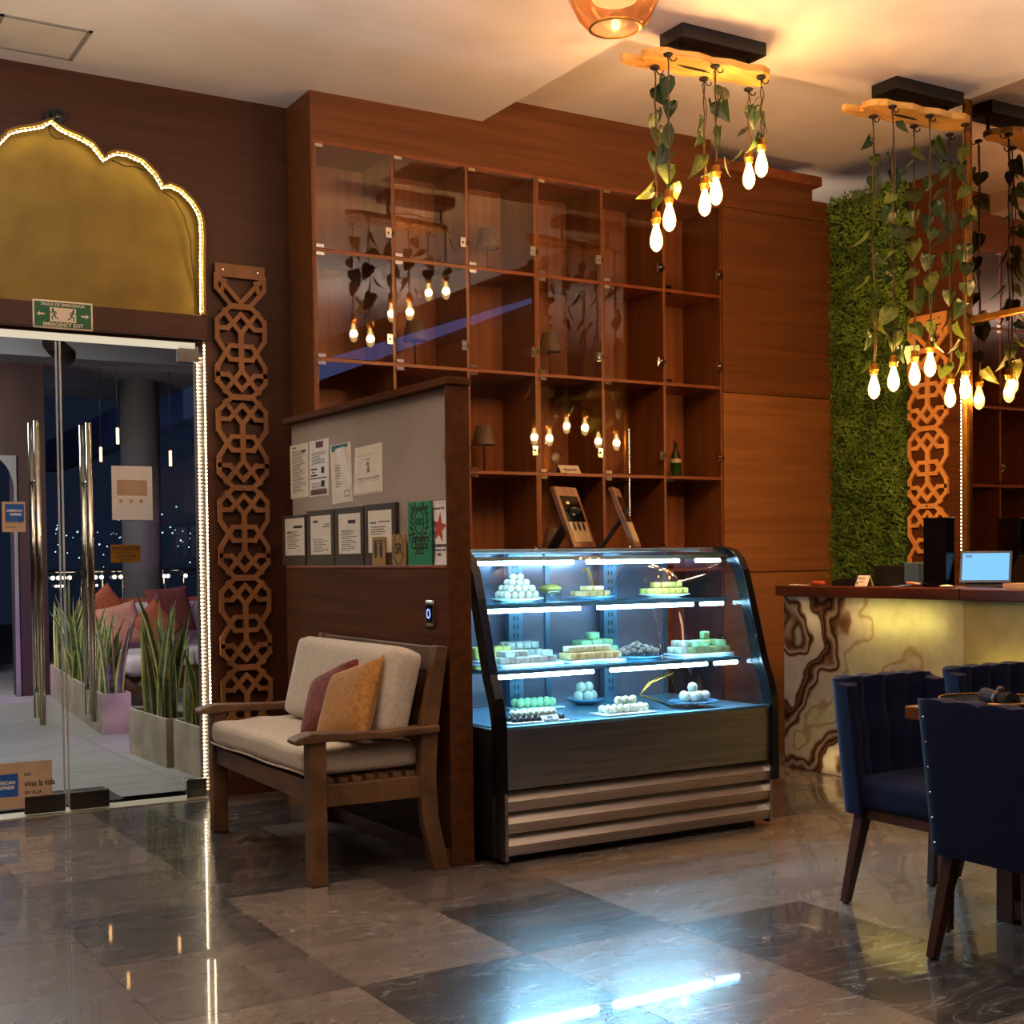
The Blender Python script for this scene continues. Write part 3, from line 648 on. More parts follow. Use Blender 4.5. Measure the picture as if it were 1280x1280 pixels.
# ================================================================== LATTICE PANELS
def lattice_mb(org, ua, units, W_=.285, UH=.497, th=.016, top=True):
    """carved panel in a plane; ua maps (u, z) to world with depth; origin = top centre"""
    hw = W_/2; bw = .025
    b = MB()
    segs = [((.42,0),(1,.155)),((1,.155),(1,.365)),((1,.365),(.46,.585)),((.46,.585),(-.46,.585)),
            ((.46,.435),(1,.665)),((.46,.435),(-.46,.435)),((1,.665),(1,.835)),((1,.835),(.42,1)),
            ((0,.085),(.56,.245)),((.56,.245),(1,.245)),((.72,.055),(0,.30)),
            ((0,.30),(0,.70)),((0,.70),(.72,.945)),((1,.755),(.56,.755)),((.56,.755),(0,.915))]
    cnt = [0]
    def put(p, q, w_=bw):
        cnt[0] += 1
        b.seg2d((p[0]*hw, p[1]), (q[0]*hw, q[1]), w_, 1, 0, th+.00019*(cnt[0] % 13))
    z = 0
    if top:
        b.box((-hw,0,-.072),(hw,th,0)); z = -.072
        for s in (-1,1):
            put((s*.96,z+.01),(s*.96,z-.06)); put((s*.96,z-.06),(s*.36,z-.155)); put((s*.96,z+.01),(0,z-.135)); put((s*.62,z-.02),(s*.78,z-.085))
        z -= .155
    for k in range(units):
        for (p, q) in segs:
            for s in (-1,1):
                if s < 0 and (p[0] == q[0] == 0 or p[0] == -q[0]): continue
                put((s*p[0]*.96, z-p[1]*UH), (s*q[0]*.96, z-q[1]*UH), .03 if p[0] == 0 and q[0] == 0 else bw)
        b.box((-.42*hw,0,z-.016),(.42*hw,th,z+.016))
        z -= UH
    b.box((-.42*hw,0,z-.016),(.42*hw,th,z+.016))
    b.v = [ua(p) for p in b.v]
    return b
def screw(b, p, n_):
    p = Vector(p); n_ = Vector(n_); b.tube([p, p+n_*.006], [.009,.006], 10)
oL = Vector((2.548, YD-.02, 2.928))
lr = root('lattice_panel', (2.548, YD, .2), 'carved wood lattice strip in a dim-light tone on the wall between LED jamb and bench', 'wall panel', None)
part('lattice', lattice_mb(None, lambda p: Vector((oL.x+p.x, oL.y-p.y+.002, oL.z+p.z)), 5), wood_lat_dim, lr)
b = MB()
for dx, dz in ((-.1,-.035),(.1,-.035),(0,-1.22)): screw(b, (oL.x+dx, oL.y-.014, oL.z+dz), (0,-1,0))
part('screws', b, chrome, lr, kind='stuff')
oR = Vector((XA-.004, 5.812, 2.822))
lr = root('lattice_panel', (XA, 5.812, .2), 'carved wood lattice strip in a bulb-lit tone on the alcove wall beside the green wall', 'wall panel', None)
part('lattice', lattice_mb(None, lambda p: Vector((oR.x-p.y, oR.y-p.x, oR.z+p.z)), 5, W_=.31, UH=.497), wood_lat_lit, lr)
b = MB()
for dx, dz in ((-.1,-.035),(.1,-.035),(0,-1.22)): screw(b, (oR.x-.016, oR.y+dx, oR.z+dz), (-1,0,0))
part('screws', b, chrome, lr, kind='stuff')

# ================================================================== DISPLAY CABINETS
CW, CH, CX0, CZT = .4783, .5913, 2.862, 3.578
XS = [CX0+CW*i for i in range(7)]
ZR = [CZT-CH*i for i in range(7)]; ZR[6] = .02
tk = .018
def cabinet(c0, c1, label):
    r_ = root('display_cabinet', ((XS[c0]+XS[c1])/2, YC, 0), label, 'cabinet', 'built-in display cabinets')
    x0, x1 = XS[c0]+.001, XS[c1]-.001
    part('back_panel', MB().box((x0,YC+.375,.0),(x1,YC+.397,CZT)), wood_back, r_)
    for i in range(c0, c1+1):
        a = XS[i]-tk/2; c = a+tk
        a, c = max(a, x0), min(c, x1)
        if i in (c0, c1): a, c = (x0, x0+tk) if i == c0 else (x1-tk, x1)
        part('divider', MB().box((a,YC,.0),(c,YC+.375,CZT)), wood_cab, r_)
    for k in range(7):
        z = ZR[k]-tk if k == 0 else ZR[k]-tk/2
        if k == 6: z = .0
        part('shelf', MB().box((x0+.002,YC+.001,z),(x1-.002,YC+.374,z+tk)), wood_edge, r_)
    for i in range(c0, c1):
        for k in range(6):
            za, zb = ZR[k+1]+.011, ZR[k]-.011 if k else ZR[k]-.020
            xa, xb = XS[i]+.011, XS[i+1]-.011
            d = part('glass_door', MB().box((xa,YC-.008,za),(xb,YC-.002,zb)), pane_cab, r_)
            if k < 5:
                lz = za+.125
                L_ = MB().box((xb-.040,YC-.017,lz-.028),(xb-.006,YC-.008,lz+.028)).lathe([(.008,0),(.008,.01)], seg=4)
                L_ = MB().box((xb-.040,YC-.017,lz-.028),(xb-.006,YC-.008,lz+.028)).tube([(xb-.02,YC-.016,lz+.004),(xb-.02,YC-.028,lz+.004)], .008, 8)
                part('lock', L_, chrome, d)
                part('bolt_plate', MB().box((xb-.008,YC-.014,lz-.012),(xb+.012,YC-.009,lz+.012)), black_m, d)
                for z in (za+.010, zb-.010):
                    part('hinge_clip', MB().box((xa-.004,YC-.012,z-.009),(xa+.042,YC-.008,z+.009)), chrome, d)
    return r_
cabinet(0, 3, 'three-column wooden cabinet grid with glass doors, the unit behind the certificate partition')
cabinet(3, 6, 'three-column wooden cabinet grid with glass doors, the unit nearest the plain wood wall')
# little shaded lamps standing in the cubbies
def shade_lamp(x, row, label, y=YC+.2, h=.285):
    z = ZR[row]+tk/2+.0005
    r_ = root('table_lamp', (x,y,z), label, 'lamp', 'small shaded lamps in the cabinets')
    part('base', MB().lathe([(.055,0),(.055,.012),(.02,.016)], (x,y,z), 24), steel_dark, r_)
    part('stem', MB().tube([(x,y,z+.014),(x,y,z+h-.08)], .0055, 8), steel_dark, r_)
    part('lamp_shade', MB().lathe([(.072,h-.115),(.048,h),(.044,h),(.068,h-.113)], (x,y,z), 28, caps=False), shade_m, r_)
    part('diffuser', MB().lathe([(.066,h-.108),(.02,h-.105),(1e-5,h-.105)], (x,y,z), 20, caps=False), paper_w, r_)
shade_m = mat('shade_m', '#77685a', '#685a4d', (30,30,30), .7)
shade_lamp(4.073, 1, 'small grey lamp in the top cabinet row, third column')
shade_lamp(3.575, 2, 'small grey lamp in the second cabinet row, in the column over the white pin board')
shade_lamp(4.515, 2, 'small grey lamp in the second cabinet row, right of the thick middle stile')
shade_lamp(4.035, 3, 'small grey lamp in the third cabinet row, beside the partition post')
shade_lamp(4.53, 4, 'small grey lamp in the fourth cabinet row, half hidden by the left menu stand', h=.26)
# bottle, award, card holder with glass
x, y, z = 5.50, YC+.2, ZR[3]+tk/2+.0005
r_ = root('bottle', (x,y,z), 'green glass liquor bottle in the third cabinet row near the right end', 'bottle')
part('body', MB().lathe([(.03,0),(.036,.006),(.036,.12),(.033,.15),(.015,.185),(.013,.225)], (x,y,z), 20), bottle_g, r_)
part('liquid', MB().lathe([(.028,.004),(.033,.008),(.033,.10)], (x,y,z), 18), mat('liquor','#4f8a2f','#437a27',rough=.2), r_)
part('label', MB().lathe([(.0365,.10),(.0365,.125),(.0362,.125),(.0362,.10)], (x,y,z), 20, caps=False), paper, r_)
part('cap', MB().lathe([(.014,.225),(.014,.25)], (x,y,z), 14), brass, r_)
x, y, z = 4.20, YC+.16, ZR[4]+tk/2+.0005
r_ = root('glass_award', (x,y,z), 'clear tapered glass award standing in the cabinet above the cake case', 'award')
part('body', MB().prism([(x-.035,z+.012),(x+.035,z+.012),(x+.052,z+.15),(x+.03,z+.26),(x-.03,z+.26),(x-.052,z+.15)], 1, y-.012, y+.012), acrylic, r_)
part('foot', MB().box((x-.05,y-.03,z),(x+.05,y+.03,z+.012)), acrylic, r_)
text('333', .04, (x,y-.013,z+.11), FACE_Y, paper_w, r_)
x, y, z = 4.575, YC+.10, ZR[3]+tk/2+.0005
r_ = root('tent_card', (x,y,z), 'white folded name card in the third cabinet row', 'card')
part('card', MB().prism([(y-.04,z),(y,z+.055),(y+.04,z),(y+.037,z),(y,z+.05),(y-.037,z)], 0, x-.075, x+.075), paper_w, r_)
text('Reservado', .022, (x,y-.029,z+.028), (R(54),0,0), ink, r_); 
part('stripe', MB().box((x-.07,y-.045,z+.0001),(x-.03,y-.041,z+.006)), blue_card, r_)
x = 4.485
r_ = root('snifter_glass', (x,y,z), 'small clear stemmed glass beside the white name card', 'glass')
part('bowl', MB().lathe([(.006,.05),(.03,.07),(.036,.10),(.028,.14),(.026,.14),(.033,.10),(.028,.073),(.004,.055)], (x,y,z), 20, caps=False), acrylic, r_)
part('stem', MB().lathe([(.03,0),(.03,.004),(.006,.008),(.006,.05)], (x,y,z), 16), acrylic, r_)

# ================================================================== CAKE DISPLAY CASE
XL, XR_ = 2.862, 4.352
CF = [(5.50,1.338),(5.09,1.338),(5.03,1.334),(4.975,1.318),(4.93,1.283),(4.895,1.225),(4.86,1.12),(4.815,.97),(4.765,.80),(4.722,.70),(4.700,.62),(4.695,.575)]
dc = root('cake_display_case', (3.6,5.1,0), 'stainless refrigerated cake display case with curved glass and blue-white lights', 'display case')
def frame_side(x0, x1, bot):
    outer = CF + [(4.692,bot)]
    inner = []
    for i, (y, z) in enumerate(outer):
        a = Vector(outer[max(i-1,0)]); c = Vector(outer[min(i+1,len(outer)-1)]); t = (c-a).normalized(); nr = Vector((-t.y,t.x))
        q = Vector((y,z))+nr*.052
        if q.x < y - .001 and i > 1: q = Vector((y,z))-nr*.052
        inner.append(q)
    vs = []
    for (y,z), q in zip(outer, inner):
        for p in ((x0,y-.012,z+.008),(x1,y-.012,z+.008),(x1,q.x,q.y),(x0,q.x,q.y)): vs.append(p)
    n = len(outer)
    fs = [(i*4+k, i*4+(k+1)%4, i*4+4+(k+1)%4, i*4+4+k) for i in range(n-1) for k in range(4)]+[(0,1,2,3),((n-1)*4,(n-1)*4+1,(n-1)*4+2,(n-1)*4+3)]
    return MB().add(vs, fs)
part('side_frame', frame_side(2.826,2.868,.30), black_gloss, dc, bevel=.003)
part('side_frame', frame_side(4.348,4.392,.22), black_gloss, dc, bevel=.003)
# cabinet base: black flanks, steel fascia, three folded louvres
part('side_panel', MB().box((2.828,4.74,.03),(2.862,5.52,.575)), black_m, dc, bevel=.003)
part('side_panel', MB().box((4.354,4.74,.03),(4.386,5.52,.575)), black_m, dc, bevel=.003)
part('back_body', MB().box((2.862,5.0,.03),(4.354,5.50,.55)), black_m, dc)
part('plinth', MB().box((2.90,4.78,0),(4.32,5.46,.03)), black_m, dc)
part('fascia', MB().prism([(4.700,.575),(4.702,.32),(4.73,.32),(4.73,.575)], 0, XL, XR_), steel, dc, bevel=.002)
for k in range(3):
    zt = .315-.094*k
    part('louvre', MB().prism([(4.742,zt),(4.698,zt-.045),(4.712,zt-.090),(4.745,zt-.092),(4.752,zt-.09),(4.750,zt)], 0, XL+.006, XR_-.006), steel, dc)
part('corner_post', MB().box((XL-.004,4.694,.02),(XL+.012,4.74,.32)), steel, dc)
part('corner_post', MB().box((XR_-.008,4.694,.02),(XR_+.006,4.74,.32)), steel, dc)
part('deck', MB().box((XL+.004,4.735,.56),(XR_-.004,5.47,.578)), deck_m, dc)
for xx in (3.30, 3.84): part('deck_seam', MB().box((xx,4.75,.578),(xx+.008,5.45,.5795)), steel_dark, dc)
part('front_lip', MB().box((XL,4.698,.572),(XR_,4.742,.586)), deck_m, dc)
# curved front glass
b = MB(); vs = []
inn = [(y+.006, z-.004) for (y,z) in CF]
for (y,z),(y2,z2) in zip(CF, inn):
    for p in ((XL+.006,y,z),(XR_-.004,y,z),(XR_-.004,y2,z2),(XL+.006,y2,z2)): vs.append(p)
n = len(CF)
b.add(vs, [(i*4+k, i*4+(k+1)%4, i*4+4+(k+1)%4, i*4+4+k) for i in range(1,n-1) for k in range(4)]+[(4,5,6,7),((n-1)*4,(n-1)*4+1,(n-1)*4+2,(n-1)*4+3)], smooth=True)
part('curved_glass', b, pane_case, dc)
part('side_glass', MB().prism([(y+.03,z-.03) for (y,z) in CF[1:]]+[(5.46,.58),(5.46,1.30)], 0, 2.846, 2.851), pane_case, dc)
part('side_glass', MB().prism([(y+.03,z-.03) for (y,z) in CF[1:]]+[(5.46,.58),(5.46,1.30)], 0, 4.366, 4.371), pane_case, dc)
part('top_panel', MB().box((XL,5.10,1.322),(XR_,5.50,1.342)), steel, dc, bevel=.002)
part('top_rail', MB().box((XL+.004,4.985,1.288),(XR_-.004,5.03,1.306)), alu, dc)
pane_back = mat('pane_back', '#8b8594', '#787282', (3,3,3), .2, metal=.55)
# back: frame, two dark sliding panes, slotted uprights
for xx in (XL+.002, 3.58, XR_-.03): part('back_frame', MB().box((xx,5.47,.578),(xx+.028,5.50,1.322)), upright_m, dc)
part('sliding_pane', MB().box((XL+.03,5.482,.58),(3.58,5.488,1.32)), pane_back, dc)
part('sliding_pane', MB().box((3.60,5.474,.58),(XR_-.03,5.480,1.32)), pane_back, dc)
for xx in (3.335, 3.90):
    up = part('upright', MB().box((xx-.012,5.40,.578),(xx+.067,5.44,1.318)), upright_m, dc)
    sl = MB()
    for k in range(16):
        for dx in (.014,.034): sl.box((xx+dx,5.398,.62+k*.042),(xx+dx+.006,5.4005,.642+k*.042))
    part('slots', sl, black_m, up, kind='stuff')
# two glass shelves with steel edge and LED tubes under them
for z, yf in ((1.092,4.975),(.806,4.875)):
    sh = part('glass_shelf', MB().box((XL+.02,yf,z),(XR_-.02,5.44,z+.008)), pane_edge, dc)
    part('shelf_edge', MB().box((XL+.02,yf-.004,z-.014),(XR_-.02,yf+.012,z+.003)), deck_m, sh)
    for xx in (3.0,3.36,3.92,4.28): part('bracket', MB().prism([(yf+.03,z-.001),(5.42,z-.001),(5.42,z-.05),(yf+.05,z-.014)], 0, xx, xx+.006), upright_m, sh)
def tube(x0, x1, y, z, r=.0095):
    part('led_tube', MB().tube([(x0,y,z),(x1,y,z)], r, 10), tube_led, dc)
for (y,z) in ((5.01,1.064),(4.91,.778)):
    tube(2.90,3.47,y,z); tube(3.57,4.14,y,z); tube(4.19,4.33,y,z)
tube(2.90,3.44,5.02,1.278); tube(3.52,4.06,5.02,1.278); tube(4.17,4.32,5.02,1.278)
for (y,z,e) in ((5.0,1.060,2.3),(4.9,.774,2.5),(5.0,1.272,2.3)):
    for xx in (3.18,3.86):
        l_ = lamp('case_led', 'AREA', (xx,y-.012,z), e, (.34,.68,1.0), .58, (R(-52),0,0), .012); l_.data.spread = R(120)
# framed menus on easel feet standing on the case
def menu_stand(x, y, yaw, label, dots):
    r_ = root('menu_stand', (x,y,1.342), label, 'menu stand', None, yaw)
    tl = Matrix.Translation((0,.012,.002)) @ Matrix.Rotation(R(-21),4,'X')
    part('frame', MB().box((-.112,-.012,0),(.112,.012,.318), m=tl), mat_frame, r_, local=True, bevel=.003)
    part('picture', MB().box((-.086,-.0135,.095),(.086,-.0115,.268), m=tl), black_gloss, r_, local=True)
    part('panel', MB().box((-.086,-.0145,.028),(.086,-.0115,.132), m=tl), kraft_m, r_, local=True)
    if dots:
        d = MB()
        for k in (-1,0,1): d.prism([(k*.046+.012*math.cos(i*.628), .108+.024*math.sin(i*.628)) for i in range(10)], 1, -.0165, -.0140)
        d.v = [tl @ p for p in d.v]; part('photo_row', d, black_m, r_, local=True)
        d = MB()
        for (a_, c_, s_) in ((-.03,.232,.014),(.02,.20,.016),(-.01,.172,.012)): d.box((a_-s_,-.0145,c_-s_*.5),(a_+s_,-.0132,c_+s_*.5), m=tl)
        part('dish_photo', d, sw_ivory, r_, local=True)
    part('prop', MB().box((-.045,.0,.0),(.045,.012,.235), m=Matrix.Translation((0,.185,.001)) @ Matrix.Rotation(R(36),4,'X')), black_m, r_, local=True)
mat_frame = mat('mat_frame', '#7a4b31', '#5f3722', (30,30,6), .45)
kraft_m = mat('kraft_m', '#a88f6a', '#96805d', (20,20,20), .6)
menu_stand(3.655, 5.22, R(26), 'brown framed menu on a black prop, on the cake case beside the cabinet stile', True)
menu_stand(3.975, 5.22, R(45), 'brown framed menu seen edge-on, further along the cake case top', False)

# ---- plates and sweets
rs = random.Random(11)
def plate(x, y, z, r, label, m=None, rect=None, deep=.012):
    if rect:
        b = MB().rbox((rect[0],rect[1],.006), .005, 4, (x,y,z+.0065)); return single('plate', b, m or plate_w, label, 'plate')
    b = MB().lathe([(r*.55,0),(r*.6,.002),(r,deep),(r*1.0,deep+.003),(r*.58,.006),(1e-5,.006)], (x,y,z), 32)
    return single('plate', b, m or plate_w, label, 'plate')
PROTO = {}
def sweet_obj(kind, m, dims, loc, label, group, rz=0):
    key = (kind, m.name, tuple(dims))
    if key not in PROTO:
        b = MB()
        if kind == 'ball': b.ball((0,0,dims[0]), dims[0], 10, 7)
        elif kind == 'block': b.rbox((dims[0],dims[1],dims[2]), min(dims)*.25, 2, (0,0,dims[2]))
        elif kind == 'wedge': b.prism([(-dims[0],0),(dims[0],-dims[1]*.2),(dims[0]*.8,dims[1]),(-dims[0]*.8,dims[1]*1.15)], 2, 0, dims[2]*2)
        elif kind == 'drop': b.lathe([(dims[0],0),(dims[0]*1.05,dims[0]*.4),(dims[0]*.8,dims[0]),(dims[0]*.3,dims[0]*1.5),(1e-5,dims[0]*1.7)], seg=10)
        PROTO[key] = b.mesh('sweet', m)
    o = obj('sweet', PROTO[key]); o.location = loc; o.rotation_euler.z = rz
    return tag(o, label, 'sweet', group)
def pyramid(x, y, z, m, r, n, label, group, kind='ball', layers=3, dims=None, ar=1.0):
    dims = dims or (r,)
    for k in range(layers):
        mcount = n-k
        for i in range(mcount):
            for j in range(max(1, int(round(mcount*ar)))):
                px = x+(i-(mcount-1)/2)*r*2.06; py = y+(j-(max(1,int(round(mcount*ar)))-1)/2)*r*2.06
                sweet_obj(kind, m, dims, (px+rs.uniform(-.001,.001), py, z+k*r*1.46), label, group, rs.uniform(0,.3))
def tray(x, y, z, nx, ny, nz, m, dims, label, group, gap=1.06, kind='block', jit=.15, keep=1.0):
    for k in range(nz):
        for i in range(nx-k):
            for j in range(ny-(k if ny > 2 else 0)):
                if k and rs.random() > keep: continue
                px = x+(i-(nx-k-1)/2)*dims[0]*2*gap; py = y+(j-(ny-1)/2)*dims[1]*2*gap
                sweet_obj(kind, m, dims, (px, py, z+k*dims[2]*2.02), label, group, rs.uniform(-jit,jit))
S1, S2, S3 = 1.1005, .8145, .5785
def PX(px, y): return P(1, y, px, 740).x
g1 = 5.16
x = PX(646,g1); plate(x, g1, S1, .125, 'white plate under the pyramid of white round sweets, top shelf of the case')
pyramid(x, g1, S1+.012, sw_white, .0185, 5, 'white round sweet in the pyramid pile on the top shelf', 'pyramid of white round sweets', layers=4, ar=.67)
x = PX(688,5.33); r_ = root('dessert_cup', (x,5.33,S1), 'small clear cup of yellow crumble behind the pyramid of white sweets', 'cup')
part('cup', MB().lathe([(.05,0),(.06,.05),(.057,.05),(.047,.003),(1e-5,.003)], (x,5.33,S1), 22), acrylic, r_)
part('crumble', MB().ball((x,5.33,S1+.048), .056, 14, 8, (1,1,.45)), sw_lemon, r_)
x = PX(738,g1); plate(x, g1, S1, .118, 'blue-rimmed plate of beige bites with tongs, middle of the top shelf', plate_blue)
for i in range(16):
    a = i*2.4; rr = .022*math.sqrt(i)
    sweet_obj('wedge', sw_beige, (.022,.024,.012), (x+rr*math.cos(a), g1+rr*math.sin(a)*.8, S1+.014), 'beige diamond-cut sweet on the middle plate of the top shelf', 'beige diamond sweets', a)
for i in range(8):
    a = i*2.4+.5; rr = .017*math.sqrt(i)
    sweet_obj('block', sw_ivory, (.019,.016,.011), (x+.01+rr*math.cos(a), g1+rr*math.sin(a)*.8, S1+.040), 'ivory sweet heaped on top of the beige diamond sweets', 'ivory sweets on the beige diamonds', a)
r_ = root('serving_tongs', (x-.03,g1,S1+.03), 'gold serving tongs standing up among beige sweets, top shelf', 'tongs')
for s in (-1,1): part('arm', MB().tube([(x+.012,g1+.012*s,S1+.038),(x-.004,g1+.009*s,S1+.12),(x-.018,g1+.006*s,S1+.152),(x-.05,g1+.002*s,S1+.128)], .0035, 6), brass, r_)
x = PX(830,g1); plate(x, g1, S1, .128, 'white plate under pale yellow cubes, top shelf of the case')
tray(x, g1, S1+.0135, 6, 2, 1, sw_lemon, (.0195,.0195,.0145), 'pale yellow fudge cube in the bottom layer on the top shelf', 'pale yellow cubes, bottom layer')
tray(x+.015, g1, S1+.0435, 4, 1, 1, sw_lemon, (.0195,.0195,.0145), 'pale yellow fudge cube on top of other cubes, top shelf', 'pale yellow cubes, upper layer', gap=1.15)
g2 = 5.02
x = PX(655,g2); plate(x+.01, g2, S2, .13, 'long white platter of grey-white cut sweets, second shelf by the partition', rect=(.16,.07))
tray(x, g2, S2+.014, 6, 2, 2, sw_grey, (.024,.021,.0135), 'grey-white cut sweet on the platter nearest the partition, second shelf', 'grey-white cut sweets', jit=.25, keep=.7)
x = PX(737,g2); plate(x, g2, S2, .13, 'white platter of tan and cream squares, second shelf', rect=(.155,.075))
tray(x, g2, S2+.014, 6, 2, 1, sw_beige, (.0235,.022,.0155), 'tan fudge square in the bottom layer, second shelf', 'tan squares', jit=.12)
tray(x-.01, g2+.01, S2+.046, 5, 1, 1, sw_cream, (.0235,.022,.0145), 'cream fudge square on top of the tan squares, second shelf', 'cream squares on tan ones', jit=.2)
x = PX(796,5.05); plate(x, 5.05, S2, .13, 'blue plate heaped with brown rolls, second shelf', plate_blue)
for i in range(34):
    a = i*2.4; rr = .0175*math.sqrt(i)
    sweet_obj('ball', sw_brown, (.0155,), (x+rr*math.cos(a)*1.15, 5.05+rr*math.sin(a)*.8, S2+.011+max(0,.040*(1-rr/.1))), 'small brown sugar-dusted sweet in the heap on the second shelf', 'heap of brown sweets', a)
x = PX(873,g2); plate(x, g2, S2, .13, 'white platter of green and white slices, second shelf', rect=(.16,.08))
tray(x+.02, g2-.01, S2+.014, 5, 2, 2, sw_green, (.025,.024,.0145), 'green pistachio slice on the right platter of the second shelf', 'green pistachio slices', jit=.05, keep=.8)
tray(x-.115, g2, S2+.014, 2, 2, 2, sw_white, (.022,.024,.015), 'white slice at the end of the green slices, second shelf', 'white slices beside green', jit=.05)
sweet_obj('block', sw_green, (.018,.018,.019), (x+.045,g2+.01,S2+.075), 'single green cube topping the green pistachio slices', 'top green cube')
x = PX(740,5.33); plate(x+.01, 5.33, S2, .12, 'pale dish of mint green blocks at the back of the second shelf', rect=(.125,.055))
tray(x, 5.33, S2+.014, 4, 2, 2, sw_green, (.030,.022,.016), 'mint green block in the stack at the back of the second shelf', 'mint green blocks', jit=.03)
sweet_obj('block', sw_green, (.030,.022,.018), (x,5.33,S2+.079), 'single mint green block topping the back stack', 'top mint block')
x = PX(648,5.33); plate(x+.01, 5.33, S2, .1, 'dark dish of frosted grey sweets at the back of the second shelf', plate_blue, rect=(.12,.05))
tray(x, 5.33, S2+.014, 5, 2, 2, sw_grey, (.021,.021,.018), 'frosted grey sweet in the dish at the back of the second shelf', 'frosted grey sweets', jit=.1)
x = PX(612,5.30); plate(x, 5.31, S2, .09, 'dish of yellow blocks behind the black side frame, second shelf', rect=(.10,.05))
tray(x, 5.31, S2+.014, 4, 2, 1, sw_lemon, (.023,.021,.028), 'yellow block behind the black side frame of the case', 'yellow blocks by the side frame', jit=.05)
g3 = 4.86
x = PX(664,g3)
single('tray', MB().rbox((.15,.075,.005), .004, 4, (x,g3,S3+.0055)), plate_w, 'flat white tray under the chocolate balls, bottom deck', 'tray')
for i in range(9):
    for j in range(3): sweet_obj('drop', sw_choc, (.0135,), (x-.125+.031*i, g3-.05+.04*j, S3+.0115), 'dark chocolate drop on the bottom deck tray', 'dark chocolate drops')
for i in range(7):
    for j in range(2): sweet_obj('ball', sw_white, (.0145,), (x-.09+.031*i, g3-.02+.045*j, S3+.026), 'white ball lying on the chocolate drops', 'white balls on chocolate drops')
xl = PX(687,4.775)
r_ = root('price_label', (xl,4.775,S3), 'small label card reading a sweet name, at the front glass of the bottom deck', 'label')
tl_ = Matrix.Translation((xl,4.765,S3+.001)) @ Matrix.Rotation(R(-38),4,'X')
part('card', MB().box((-.044,0,0),(.044,.003,.042), m=tl_), paper_w, r_)
for s_, z_, t_ in (('Sabor',.010,.032),('Raja Mutd',.018,.014)): text(s_, z_, tl_ @ Vector((0,-.0012,t_)), (R(52),0,0), ink_teal, r_, bold=.0004)
x = PX(778,g3); single('tray', MB().rbox((.14,.07,.005), .004, 4, (x,g3,S3+.0055)), plate_w, 'flat white tray under cream rosettes, bottom deck', 'tray')
for i in range(7):
    for j in range(2): sweet_obj('ball', sw_cream, (.0175,), (x-.11+.036*i, g3-.025+.04*j, S3+.0115), 'cream rosette sweet in the front rows of the bottom deck', 'cream rosettes, lower rows', rs.random())
for i in range(3): sweet_obj('ball', sw_cream, (.0195,), (x-.03+.042*i, g3, S3+.044), 'cream rosette sweet on top of the rosette rows', 'cream rosettes, on top', rs.random())
x = PX(866,4.87); single('cake_stand', MB().lathe([(.05,0),(.05,.004),(.02,.010),(.02,.016),(.115,.028),(.122,.034),(.115,.033),(1e-5,.026)], (x,4.87,S3), 32), plate_blue, 'blue glass footed dish under white balls, bottom deck', 'dish')
for k, (dx,dy,dz) in enumerate(((-.05,0,0),(-.012,-.02,0),(.028,0,0),(.062,-.01,0),(-.03,.035,0),(.02,.04,0),(.0,.008,.034))):
    sweet_obj('ball', sw_white, (.0245,), (x+dx,4.87+dy,S3+.030+dz*1.2), 'white coconut ball in the blue footed dish', 'coconut balls in the footed dish')
x = PX(730,5.28); single('bowl', MB().lathe([(.04,0),(.085,.02),(.095,.032),(.09,.031),(1e-5,.012)], (x,5.28,S3+.0005), 28), plate_blue, 'dark bowl of white balls at the back of the bottom deck', 'bowl')
for k, (dx,dy,dz) in enumerate(((-.04,0,0),(.0,-.025,0),(.042,0,0),(.0,.035,0),(-.02,.005,.042),(.02,.0,.042))):
    sweet_obj('ball', sw_white, (.026,), (x+dx,5.28+dy,S3+.018+dz), 'white coconut ball in the dark bowl at the back', 'coconut balls in the back bowl')
x = PX(668,5.26); single('plate', MB().rbox((.13,.06,.006), .005, 4, (x,5.26,S3+.0065)), plate_w, 'pale platter of green lumps at the back of the bottom deck', 'plate')
for i in range(12): sweet_obj('ball', sw_green, (.021,), (x-.10+.036*(i%6), 5.24+.045*(i//6), S3+.0125), 'pale green round sweet at the back of the bottom deck', 'pale green round sweets')
pa, pb, pc = P(1,4.93,800,853), P(1,4.93,838,861), P(1,4.98,838,838)
r_ = root('serving_tongs', (pa.x,4.93,S3), 'gold serving tongs lying open on the bottom deck', 'tongs')
pa.z, pb.z, pc.z = S3+.075, S3+.007, S3+.16
for s in (-1,1): part('arm', MB().tube([pb+Vector((0,.014*s,0)), pa+Vector((.02,.006*s,-.01)), pa, pa+Vector((.06,.01*s,.05)), pc+Vector((0,.018*s,0))], .0038, 6), brass, r_)

# ================================================================== PAPERS ON THE PARTITION
xb = XP+.034
def quad_x(nm, corners, m, th, par, x=xb, label=None):
    """flat sheet in the partition plane from its four picture corners (TL,TR,BR,BL)"""
    ps = [P(0, x, *c) for c in corners]
    b = MB().prism([(p.y, p.z) for p in ps], 0, x-th, x)
    return part(nm, b, m, par, label) if par else b, ps
def lines_on(ps, x, rows, m, par, nm='print'):
    """printed blocks: rows of (u0,u1,v0,v1) in sheet coordinates, v down"""
    b = MB()
    tl, tr, br, bl = ps
    def at(u, v): p = (tl*(1-u)+tr*u)*(1-v)+(bl*(1-u)+br*u)*v; return (p.y, p.z)
    for (u0,u1,v0,v1) in rows: b.prism([at(u0,v0),at(u1,v0),at(u1,v1),at(u0,v1)], 0, x-.0006, x)
    part(nm, b, m, par, kind='stuff' if len(rows) > 1 else None)
